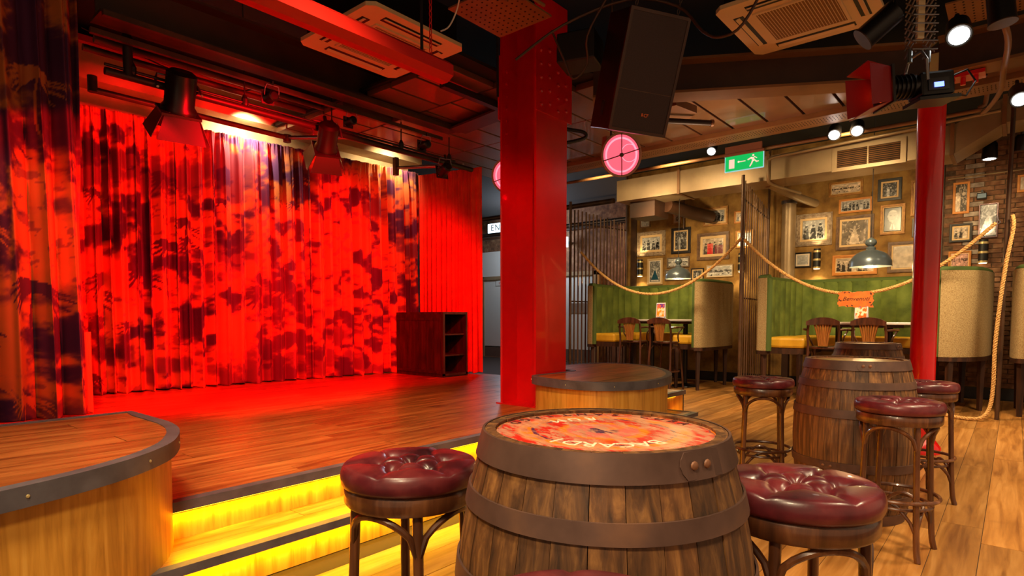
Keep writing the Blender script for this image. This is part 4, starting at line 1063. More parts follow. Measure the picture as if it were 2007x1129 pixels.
# exit sign
ex = thing('exit_sign', 'green hanging exit sign with running man and arrow', 'exit sign', (7.80, 2.71, 3.125))
MB().box2((-0.006, -0.235, -0.10), (0.006, 0.235, 0.085)).build('sign_panel', M['exitgreen'], ex)
MB().box2((-0.008, -0.24, -0.112), (0.008, 0.24, -0.10)).build('panel_edge', M['exitedge'], ex)
for s_ in (-1, 1): MB().box2((-0.008, s_ * 0.24 - 0.005, -0.11), (0.008, s_ * 0.24 + 0.005, 0.085)).build('panel_edge', M['exitedge'], ex)
MB().box2((-0.03, -0.25, 0.085), (0.03, 0.25, 0.115)).build('lamp_housing', M['copper'], ex)
MB().box2((-0.02, -0.22, 0.115), (0.02, 0.24, 0.21)).build('hanging_plate', M['copper'], ex)
def flat(parent, name, m, polys, x=-0.0075):
    mb = MB()
    for P in polys:
        n_ = len(P); vs = [(x, -u, v) for u, v in P] + [(x + 0.001, -u, v) for u, v in P]
        mb.add(vs, [tuple(range(n_)), tuple(range(2 * n_ - 1, n_ - 1, -1))] + [(i, (i + 1) % n_, (i + 1) % n_ + n_, i + n_) for i in range(n_)])
    return mb.build(name, m, parent)
flat(ex, 'door_symbol', M['exitwhite'], [[(-0.19, -0.07), (-0.12, -0.07), (-0.12, 0.045), (-0.19, 0.045)]])
flat(ex, 'arrow_symbol', M['exitwhite'], [[(-0.07, -0.003), (0.02, -0.003), (0.02, 0.009), (-0.07, 0.009)], [(-0.085, 0.003), (-0.06, -0.014), (-0.06, 0.020)]])
hd = [(0.115 + 0.013 * math.cos(2 * PI * i / 10), 0.058 + 0.013 * math.sin(2 * PI * i / 10)) for i in range(10)]
flat(ex, 'running_man', M['exitwhite'], [hd, [(0.085, 0.04), (0.125, 0.035), (0.135, -0.01), (0.115, -0.018), (0.10, 0.0)], [(0.04, 0.012), (0.05, 0.022), (0.09, 0.038), (0.10, 0.022), (0.055, 0.004)],
     [(0.125, 0.035), (0.16, 0.012), (0.165, 0.02), (0.13, 0.045)], [(0.115, -0.01), (0.135, -0.01), (0.15, -0.035), (0.185, -0.03), (0.185, -0.018), (0.16, -0.018), (0.14, 0.0)],
     [(0.10, -0.005), (0.118, -0.01), (0.105, -0.045), (0.08, -0.08), (0.066, -0.075), (0.088, -0.04)]])
for yy in (-0.2, 0.2): MB().cyl((0, yy, 0.2), (0, yy, 0.825), 0.004, n=5).build('suspension_wire', M['brownsteel'], ex)

for lab, p, zt in (('thin black rod hanging in front of the left ceiling cassette', (2.88, 3.26, 2.985), 3.95), ('thin black rod hanging just left of the riveted column', (3.98, 3.52, 3.06), 3.95)):
    tag(MB().cyl(p, (p[0], p[1], zt), 0.011, n=8).build('hanging_rod', M['black'], None, smooth=True), lab, 'rod')
tag(MB().box2((3.9, 4.10, 3.27), (4.94, 4.17, 3.33)).build('ceiling_rail', M['black']), 'black ceiling rail between the red tube end and the riveted column', 'rail')
bx_ = thing('ceiling_speaker', 'small tan perforated wedge box hanging right of the loudspeaker', 'ceiling fitting', (5.62, 2.68, 3.16), R(0))
MB().prism([(-0.18, 0.22), (0.16, 0.20), (0.30, -0.04), (0.16, -0.20), (-0.18, -0.14)], 0, 0.07).build('casing', M['beam'], bx_)
MB().cyl((0, 0, 0.07), (0, 0, 0.19), 0.012, n=8).build('drop_rod', M['black'], bx_)
tb = thing('cable_tube', 'short dark horizontal tube with tan end cap right of the loudspeaker', 'tube', (0, 0, 0))
MB().cyl((5.44, 2.90, 3.10), (5.98, 2.42, 3.10), 0.028, n=12).build('tube_body', M['barblack'], tb, smooth=True)
MB().cyl((5.98, 2.42, 3.10), (6.0, 2.40, 3.10), 0.034, n=12).build('end_cap', M['beam'], tb, smooth=True)
MB().cyl((5.6, 2.76, 3.12), (5.6, 2.76, 3.35), 0.008, n=6).build('drop_rod', M['black'], tb)
pipe('cable_hook', 'black U-shaped bracket right of the riveted column, below the ceiling panels', [(5.2, 3.95, 3.36), (5.2, 3.95, 3.22), (5.4, 3.80, 3.18), (5.55, 3.66, 3.15), (5.56, 3.66, 3.09), (5.4, 3.80, 3.03), (5.2, 3.95, 3.0)], 0.02, M['black'], 'bracket')
pt2 = thing('perforated_plate', 'brown perforated steel plate in the top right corner of the ceiling', 'plate', (5.45, 0.0, 3.32), 0.0)
MB().box2((-0.22, -0.55, 0), (0.22, 0.45, 0.012)).build('plate', M['beam'], pt2)
mb = MB()
for i in range(9):
    for j in range(19): mb.lathe([(0.007, 0), (0.007, 0.002)], 6, (-0.19 + i * 0.048, -0.5 + j * 0.05, -0.002))
h2_ = mb.build('hole', M['void'], pt2); h2_['kind'] = 'stuff'

# ================================================================== BOOTHS
def poly_off(P, d): return offset2(P, d, closed=False)

def booth(label, path, seatboxes, legs, seed):
    t = thing('booth_sofa', label, 'booth', (0, 0, 0), 0, 'high-backed booth sofas')
    P = [(p.x, p.y) for p in catmull([(a, b, 0) for a, b in path], 6)]
    # path runs with the seating side on its right-hand... offset sign found from the centre
    cx = sum(p[0] for p in P) / len(P); cy = sum(p[1] for p in P) / len(P)
    q = poly_off(P, 0.05); m_ = len(P) // 2
    sgn = 1 if math.hypot(q[m_][0] - cx, q[m_][1] - cy) < math.hypot(P[m_][0] - cx, P[m_][1] - cy) else -1
    zb, zt = 0.67, 1.71
    MB().band(P, poly_off(P, sgn * 0.045), zb, zt - 0.02, False).build('outer_back', M['tweed'], t, smooth=True)
    MB().tube([(p[0], p[1], zt - 0.012) for p in poly_off(P, sgn * 0.05)], 0.042, 10).build('top_roll', M['velvetedge'], t, smooth=True)
    for e in (0, -1):
        qq = poly_off(P, sgn * 0.055)[e]; MB().tube([(qq[0], qq[1], zb), (qq[0], qq[1], zt - 0.02)], 0.042, 10).build('end_roll', M['velvetedge'], t, smooth=True)
    # vertical channels of the green inner back
    L_ = [0]
    for i in range(1, len(P)): L_.append(L_[-1] + math.hypot(P[i][0] - P[i - 1][0], P[i][1] - P[i - 1][1]))
    nch = int(L_[-1] / 0.19)
    def at(s_):
        for i in range(1, len(P)):
            if L_[i] >= s_: 
                k = (s_ - L_[i - 1]) / max(1e-9, L_[i] - L_[i - 1]); return (P[i - 1][0] + k * (P[i][0] - P[i - 1][0]), P[i - 1][1] + k * (P[i][1] - P[i - 1][1]))
        return P[-1]
    for c in range(nch):
        sA = L_[-1] * c / nch; sB = L_[-1] * (c + 1) / nch
        base = [at(sA + (sB - sA) * k / 6) for k in range(7)]
        o1 = poly_off(base, sgn * 0.045)
        ins = []
        for k in range(7):
            o2 = poly_off(base, sgn * (0.078 + 0.030 * math.sin(PI * k / 6) ** 0.5)); ins.append(o2[k])
        MB().band(o1, ins, zb + 0.02, zt - 0.02, False).build('back_channel', M['velvet'], t, smooth=True)
    for (a, b) in seatboxes:
        MB().box2((a[0], a[1], 0.71), (b[0], b[1], 0.86)).build('seat_cushion', M['yellow'], t, bevel=0.035)
        MB().box2((a[0] + .01, a[1] + .01, 0.63), (b[0] - .01, b[1] - .01, 0.71)).build('seat_frame', M['darkwood'], t)
    MB().band(poly_off(P, sgn * 0.0), poly_off(P, sgn * 0.09), 0.62, 0.672, False).build('base_rail', M['darkwood'], t, smooth=True)
    for (x, y) in legs:
        MB().lathe([(0.028, 0), (0.042, 0.64)], 4, (x, y, 0)).build('leg', M['darkwood'], t)
    return t
booth('left booth with mustard seat, green inner back and cream outer wing, behind the first rope',
      [(8.88, 3.80), (8.94, 3.69), (9.2, 3.63), (9.7, 3.62), (10.15, 3.66), (10.38, 3.85), (10.42, 4.2), (10.42, 5.2), (10.38, 5.62), (10.15, 5.8), (9.6, 5.84), (9.1, 5.83), (8.92, 5.78), (8.88, 5.66)],
      [((9.0, 3.73), (9.75, 4.22)), ((9.78, 3.80), (10.30, 5.66)), ((8.98, 5.26), (9.75, 5.72))],
      [(8.95, 3.76), (9.98, 3.72), (8.97, 5.70), (9.0, 5.3), (9.02, 4.15), (10.3, 5.6), (9.75, 5.3), (10.3, 4.0)], 1)
booth('middle booth with long green channelled back, behind the second rope and the red round column',
      [(8.62, 0.68), (8.70, 0.50), (8.92, 0.32), (9.3, 0.24), (9.8, 0.22), (10.2, 0.30), (10.40, 0.5), (10.42, 0.9), (10.42, 2.2), (10.38, 2.55), (10.15, 2.72), (9.6, 2.80), (9.05, 2.84), (8.76, 2.82), (8.64, 2.66)],
      [((8.95, 0.42), (9.75, 0.86)), ((9.78, 0.45), (10.30, 2.6)), ((8.76, 2.18), (9.75, 2.70))],
      [(8.70, 0.58), (9.22, 0.30), (9.95, 0.52), (8.72, 2.70), (8.8, 2.25), (10.3, 2.5), (9.1, 0.8)], 2)
booth('right booth cut off by the right edge of the picture, beyond the thin iron post',
      [(8.84, -0.20), (8.80, -0.08), (8.90, 0.0), (9.15, 0.03), (9.7, 0.04), (10.15, 0.02), (10.38, -0.15), (10.42, -0.5), (10.42, -1.6), (10.3, -1.95), (9.9, -2.05), (9.0, -2.05)],
      [((9.0, -0.55), (9.75, -0.1)), ((9.78, -1.9), (10.3, -0.15)), ((9.0, -1.95), (9.75, -1.5))],
      [(8.93, -0.07), (9.75, -0.05), (9.0, -0.5), (9.0, -1.95), (10.3, -1.9)], 3)

# tables, menus
def table(label, x0, x1, y0, y1, z):
    t = thing('booth_table', label, 'table', ((x0 + x1) / 2, (y0 + y1) / 2, 0), 0, 'high tables in the booths')
    hx, hy = (x1 - x0) / 2, (y1 - y0) / 2
    MB().box2((-hx, -hy, z - 0.03), (hx, hy, z)).build('tabletop', M['tabletop'], t, bevel=0.006)
    MB().box2((-hx + .08, -hy + .08, z - 0.07), (hx - .08, hy - .08, z - 0.03)).build('apron', M['darkwood'], t)
    for s_ in (-0.3, 0.3):
        MB().cyl((0, s_, 0.03), (0, s_, z - 0.07), 0.04, n=14).build('leg', M['blackgloss'], t, smooth=True)
        MB().lathe([(0.22, 0), (0.21, 0.02), (0.06, 0.04), (0.04, 0.06)], 24, (0, s_, 0)).build('foot', M['blackgloss'], t, smooth=True)
    return t
table('high table with pale edge in the left booth', 9.02, 9.74, 3.88, 5.04, 1.105)
table('high table with pale edge in the middle booth', 8.78, 9.6, 0.98, 2.13, 1.075)

def menu(label, loc, rz, cols, seed):
    t = thing('menu_card', label, 'menu', loc, rz, 'bright folded menu cards')
    nx, ny = 22, 34; w_, h_ = 0.15, 0.27
    u, v = np.meshgrid(np.linspace(0, 1, nx), np.linspace(0, 1, ny), indexing='ij')
    rgb = np.zeros((nx, ny, 3)) + np.array(col(235, 225, 230)[:3])
    n_ = vnoise(u, v, 6, 9, seed, 3)
    mid = (v > 0.18) & (v < 0.72) & (u > .08) & (u < .92)
    rgb[mid] = np.array(col(*cols[0])[:3]); rgb[mid & (n_ > 0.56)] = np.array(col(250, 225, 190)[:3])
    top = (v >= 0.72) & (v < .95) & (u > .08) & (u < .92); rgb[top] = np.array(col(*cols[1])[:3]); rgb[top & (n_ > 0.5)] = np.array(col(240, 110, 60)[:3])
    bot = (v <= 0.18) & (v > .04); rgb[bot & (n_ > 0.45)] = np.array(col(*cols[2])[:3])
    for sg in (1, -1):
        Pg = np.stack([np.full_like(u, 0) - sg * 0.0 + (-sg) * (0.035 * (1 - v) + 0.002), (0.5 - u) * w_ * sg, v * h_], -1)
        me = grid_mesh('card_face', Pg, M['photo'], False); set_colors(me, rgb.reshape(-1, 3))
        o = bpy.data.objects.new('card_face', me); C.objects.link(o); o.parent = t
        sd = o.modifiers.new('card', 'SOLIDIFY'); sd.thickness = 0.002; sd.offset = 0
    return t
menu('bright menu card standing on the table in the left booth', (9.09, 4.46, 1.106), 0.1, ((246, 150, 30), (120, 60, 150), (60, 150, 190)), 3)
menu('bright menu card standing on the middle booth table under the orange plaque', (8.86, 1.53, 1.076), -0.05, ((240, 110, 40), (90, 90, 170), (50, 150, 200)), 4)

# high chairs
def make_chair():
    t = thing('high_chair', '', 'chair', (0, 0, 0), 0, 'high bentwood chairs at the booth tables')
    # local: faces +x (towards the table), backrest at -x
    seat = [(0.19 * math.cos(a) * (1.0 if math.cos(a) > 0 else 0.95), 0.20 * math.sin(a)) for a in [2 * PI * i / 28 for i in range(28)]]
    MB().prism(seat, 0.735, 0.765).build('seat', M['chairwood'], t, bevel=0.008)
    for sx, sy in ((-1, 1), (-1, -1), (1, 1), (1, -1)):
        if sx < 0:
            pts = [(-0.24, 0.205 * sy, 0), (-0.20, 0.19 * sy, 0.35), (-0.165, 0.175 * sy, 0.72), (-0.175, 0.18 * sy, 0.92), (-0.20, 0.17 * sy, 1.06)]
        else:
            pts = [(0.22, 0.20 * sy, 0), (0.185, 0.18 * sy, 0.4), (0.15, 0.15 * sy, 0.735)]
        MB().tube(catmull(pts, 4), 0.016, 8).build('leg', M['chairwood'], t, smooth=True)
    rail = [(-0.215 + 0.03 * math.cos(y / 0.19 * 1.2) - 0.03, y, 1.06 + 0.035 * (1 - (y / 0.20) ** 2)) for y in [-0.19 + 0.38 * i / 12 for i in range(13)]]
    mb = MB(); vs = []
    for p in rail:
        for (dx, dz) in ((-.011, -.045), (.011, -.045), (.011, .045), (-.011, .045)): vs.append((p[0] + dx, p[1], p[2] + dz * (1 - 0.45 * (abs(p[1]) / 0.19) ** 3)))
    fs = [(0, 1, 2, 3), (51, 50, 49, 48)] + [(i * 4 + k, i * 4 + (k + 1) % 4, i * 4 + 4 + (k + 1) % 4, i * 4 + 4 + k) for i in range(12) for k in range(4)]
    mb.add(vs, fs).build('top_rail', M['chairwood'], t, smooth=True)
    # fan-shaped splat of slim slats
    for k in range(7):
        f_ = (k - 3) / 3; 
        MB().tube([(-0.185, 0.045 * f_, 0.775), (-0.195, 0.06 * f_, 0.90), (-0.205, 0.095 * f_, 1.05)], 0.0125, 6).build('splat_slat', M['splat'], t)
    for sy in (-1, 1):
        MB().tube(catmull([(-0.185, 0.18 * sy, 0.98), (-0.10, 0.24 * sy, 0.985), (0.06, 0.25 * sy, 0.985), (0.12, 0.24 * sy, 0.985)], 4), 0.015, 8).build('armrest', M['chairwood'], t, smooth=True)
        MB().tube(catmull([(0.09, 0.24 * sy, 0.98), (0.02, 0.21 * sy, 0.90), (0.06, 0.18 * sy, 0.82), (0.12, 0.165 * sy, 0.76)], 4), 0.011, 8).build('arm_support', M['chairwood'], t, smooth=True)
        MB().tube([(-0.185, 0.18 * sy, 0.62), (-0.06, 0.17 * sy, 0.70), (0.05, 0.17 * sy, 0.70), (0.155, 0.16 * sy, 0.62)], 0.009, 6).build('seat_brace', M['chairwood'], t, smooth=True)
    MB().tube([(0.215 * math.cos(2 * PI * i / 28) , 0.215 * math.sin(2 * PI * i / 28), 0.30) for i in range(28)], 0.012, 7, True).build('foot_ring', M['chairwood'], t, smooth=True)
    return t
ch0 = make_chair()
for i, (x, y, a, lb_) in enumerate(((8.72, 4.735, 0.06, 'left high chair at the left booth table'), (8.70, 4.185, -0.04, 'right high chair at the left booth table, nearest the cream wing'),
                                    (8.48, 1.86, 0.05, 'left high chair at the middle booth table'), (8.46, 1.33, -0.08, 'right high chair at the middle booth table, above the farthest barrel'))):
    o = ch0 if i == 0 else copy_tree(ch0)
    o.location = (x, y, 0); o.rotation_euler = (0, 0, a); o['label'] = lb_

# ================================================================== SLAT SCREENS
def screen(label, x0, y0, x1, y1, n_, zt0, zt1, seed, rad=0.0085):
    t = thing('slat_screen', label, 'screen', (x0, y0, 0), math.atan2(y1 - y0, x1 - x0), 'screens of dark upright rods between booths')
    L_ = math.hypot(x1 - x0, y1 - y0); rr = random.Random(seed)
    MB().cyl((0, 0, 0), (0, 0, 3.13), 0.024, n=12).build('front_post', M['brownsteel'], t, smooth=True)
    MB().cyl((L_, 0, 0), (L_, 0, 3.95), 0.02, n=10).build('rear_post', M['brownsteel'], t, smooth=True)
    for k in range(n_):
        f_ = (k + 1) / (n_ + 1); x = L_ * f_; z = zt0 + (zt1 - zt0) * f_ + rr.uniform(-.015, .015)
        MB().cyl((x, 0.0, 0.02), (x + rr.uniform(-.008, .008), 0.0, z), rad, n=8).build('slat', M['rod'] if k % 3 else M['brownsteel'], t, smooth=True)
    for z0_, z1_ in ((zt0 - 0.25, zt1 - 0.12), (1.42, 1.42), (0.1, 0.1)):
        MB().cyl((0, 0.02, z0_), (L_, 0.02, z1_), 0.011, n=8).build('cross_rail', M['brownsteel'], t, smooth=True)
    return t
screen('screen of upright rods left of the left booth', 8.6, 5.93, 10.5, 5.90, 15, 3.02, 2.97, 1, 0.014)
screen('screen of upright rods between the left and middle booths', 8.56, 2.98, 10.5, 3.22, 12, 3.08, 2.92, 2)
tag(MB().cyl((8.52, 0.12, 0), (8.50, 0.085, 3.95), 0.022, n=12).build('iron_post', M['brownsteel'], None, smooth=True), 'thin dark iron post holding the right end of the second rope', 'post')

# ================================================================== ROPES
def rope(name, label, pts, r=0.021, pitch=0.085):
    P = catmull([Vector(p) for p in pts], 24)
    # resample
    S = [0]
    for i in range(1, len(P)): S.append(S[-1] + (P[i] - P[i - 1]).length)
    n_ = int(S[-1] / 0.018); Q = []; j = 0
    for i in range(n_ + 1):
        s_ = S[-1] * i / n_
        while j < len(S) - 2 and S[j + 1] < s_: j += 1
        k = (s_ - S[j]) / max(1e-9, S[j + 1] - S[j]); Q.append(P[j].lerp(P[j + 1], k))
    strands = [[], [], []]; prev = None
    for i, p in enumerate(Q):
        tg = (Q[min(i + 1, n_)] - Q[max(i - 1, 0)]).normalized()
        u = tg.cross(Vector((0, 0, 1))) if prev is None else prev - tg * prev.dot(tg)
        if u.length < 1e-4: u = Vector((1, 0, 0))
        u.normalize(); prev = u; v = tg.cross(u)
        for k in range(3):
            a = 2 * PI * (S[-1] * i / n_ / pitch + k / 3); strands[k].append(p + (u * math.cos(a) + v * math.sin(a)) * r * 0.5)
    t = thing(name, label, 'rope', tuple(Q[0]), 0)
    for k in range(3): MB().tube([q - Q[0] for q in strands[k]], r * 0.62, 6).build('rope_strand', M['rope'], t, smooth=True)
    return t
def sag(a, b, low, n_=9):
    a = Vector(a); b = Vector(b); out = []
    for i in range(n_ + 1):
        k = i / n_; out.append(a.lerp(b, k))
    # parabola whose lowest point is low
    best = None
    for d in [x * 0.01 for x in range(1, 200)]:
        m_ = min(a.z + (b.z - a.z) * k / 50 - d * 4 * (k / 50) * (1 - k / 50) for k in range(51))
        if best is None or abs(m_ - low) < best[0]: best = (abs(m_ - low), d)
    for i in range(n_ + 1):
        k = i / n_; out[i].z -= best[1] * 4 * k * (1 - k)
    return out
rope('hanging_rope', 'thick rope sagging across the left booth between the two rod screens', sag((8.58, 5.70, 2.25), (8.55, 2.98, 2.26), 1.50))
rope('hanging_rope', 'thick rope sagging across the middle booth, orange plaque below its middle', sag((8.52, 2.93, 2.22), (8.46, 0.20, 2.17), 1.44))
rope('hanging_rope', 'rope end hanging down the iron post and curling on the floor', [(8.45, 0.06, 2.24), (8.44, 0.05, 2.1), (8.45, 0.10, 1.7), (8.44, 0.14, 1.2), (8.42, 0.16, 0.8), (8.40, 0.16, 0.4), (8.36, 0.18, 0.16), (8.28, 0.24, 0.045), (8.25, 0.36, 0.022), (8.35, 0.52, 0.02), (8.5, 0.6, 0.02)], 0.02)
for i, (p, lab) in enumerate((((8.58, 5.74, 2.26), 'left'), ((8.54, 2.96, 2.24), 'middle'), ((8.46, 0.18, 2.18), 'right'))):
    h = thing('rope_hook', {'left': 'steel hook on the left rod screen holding the first rope', 'middle': 'steel hook on the middle rod screen where both ropes meet', 'right': 'steel hook at the iron post holding the second rope'}[lab], 'hook', p)
    MB().tube([(0, 0.018 * math.cos(a), 0.018 * math.sin(a)) for a in [2 * PI * j / 14 for j in range(14)]], 0.005, 6, True).build('ring', M['steel'], h, smooth=True)
    MB().cyl((0, 0, 0.016), (0.01, 0.01, 0.07), 0.006, n=6).build('hook_shank', M['steel'], h)

# plaque
pq = thing('wooden_plaque', 'orange rough-edged wooden plaque with dark script hanging from the second rope', 'sign', (8.46, 1.53, 1.365), 0)
rr = random.Random(5); out = []
for i in range(44):
    s_ = i / 44 * 4; W_, H_ = 0.19, 0.095
    if s_ < 1: p = (-W_ + 2 * W_ * s_, -H_)
    elif s_ < 2: p = (W_, -H_ + 2 * H_ * (s_ - 1))
    elif s_ < 3: p = (W_ - 2 * W_ * (s_ - 2), H_)
    else: p = (-W_, H_ - 2 * H_ * (s_ - 3))
    out.append((p[0] + rr.uniform(-.013, .013), p[1] + rr.uniform(-.012, .012)))
vs = [(-0.008, -u, v) for u, v in out] + [(0.008, -u, v) for u, v in out]; n_ = len(out)
MB().add(vs, [tuple(range(n_)), tuple(range(2 * n_ - 1, n_ - 1, -1))] + [(i, (i + 1) % n_, (i + 1) % n_ + n_, i + n_) for i in range(n_)]).build('plaque_board', M['orangeplaque'], pq)
text('lettering', 'Benvenuti', 0.074, M['plaqueink'], pq, (-0.0095, 0, 0.005), (R(90), 0, R(-90)), 0.001, shear=0.4)
for i in range(10):
    a = out[(i * 9 + 3) % 44]; MB().box((-0.009, -a[0] * .9, a[1] * .85), (0.002, 0.022, 0.012), (rr.uniform(0, 3), 0, 0)).build('burn_mark', M['plaqueink'], pq)

# ================================================================== PENDANT LAMPS
def pendant(label, loc, r, ztop):
    t = thing('pendant_lamp', label, 'pendant lamp', loc, 0, 'dark metal dome pendant lamps over the booth tables')
    prof = [(r, 0.0), (r * 0.985, 0.03)] + [(r * math.cos(a), 0.03 + r * 0.78 * math.sin(a)) for a in [R(10 * k) for k in range(1, 9)]] + [(r * .14, 0.03 + r * .785)]
    inn = [(p[0] - 0.006, p[1] - (0.006 if i > 1 else 0)) for i, p in enumerate(prof)]
    MB().lathe(prof + inn[::-1], 44, cap=False).build('dome_shade', M['chrome'], t, smooth=True)
    zt = 0.03 + r * .785
    MB().lathe([(r * .22, zt - .01), (r * .24, zt + .02), (r * .14, zt + .04), (r * .16, zt + .045), (r * .25, zt + .065), (r * .28, zt + .09), (r * .24, zt + .12), (r * .12, zt + .14), (.01, zt + .155)], 28).build('lamp_cap', M['chrome'], t, smooth=True)
    MB().lathe([(0.012, 0.09), (0.03, 0.06), (0.038, 0.03), (0.025, 0.0), (0.005, -0.008)], 18).build('bulb', M['lampwarm'], t, smooth=True)
    MB().cyl((0, 0, zt + .15), (0, 0, ztop - loc[2]), 0.005, n=6).build('cord', M['black'], t)
    light('pendant_light', 'POINT', (loc[0], loc[1], loc[2] - 0.02), 22, (1.0, 0.66, 0.28), None, 0.03)
    return t
pendant('pewter dome pendant lamp over the left booth table', (9.25, 4.24, 1.77), 0.205, 3.9)
pendant('pewter dome pendant lamp over the middle booth table, in front of pictures', (9.0, 1.47, 1.80), 0.245, 3.9)

# ================================================================== WALL SCONCES
def sconce(label, y, z):
    t = thing('wall_sconce', label, 'wall lamp', (10.53, y, z), 0, 'black cylinder wall sconces with brass bands')
    for k, (z0_, z1_, mm, r) in enumerate(((-.16, -.13, 'brass', .058), (-.13, -.03, 'black', .055), (-.03, 0.0, 'brass', .058), (0.0, .10, 'black', .055), (.10, .13, 'brass', .058), (.13, .16, 'black', .052))):
        MB().lathe([(r, z0_), (r, z1_)], 24).build('band' if mm == 'brass' else 'drum', M[mm], t, smooth=True)
    MB().lathe([(0.045, -.165), (0.045, -.16)], 20).build('lower_lens', M['lampwarm'], t)
    MB().box((0.05, 0, 0), (0.08, 0.05, 0.08)).build('bracket', M['black'], t)
    light('sconce_light', 'SPOT', (10.49, y, z - 0.18), 7, (1.0, 0.74, 0.36), (10.58, y, z - 1.0), 0.03, spot=110, blend=0.6)
    light('sconce_light', 'SPOT', (10.49, y, z + 0.18), 6, (1.0, 0.74, 0.36), (10.58, y, z + 1.0), 0.03, spot=110, blend=0.6)
    return t
sconce('wall sconce at the left, below the distressed-frame group photograph', 5.62, 2.10)
sconce('wall sconce seen through the middle rod screen', 3.67, 2.09)
sconce('wall sconce above the middle booth, beside the small black frame', 2.47, 2.08)
sconce('wall sconce on the brick wall under the mauve-framed picture', 0.37, 2.05)

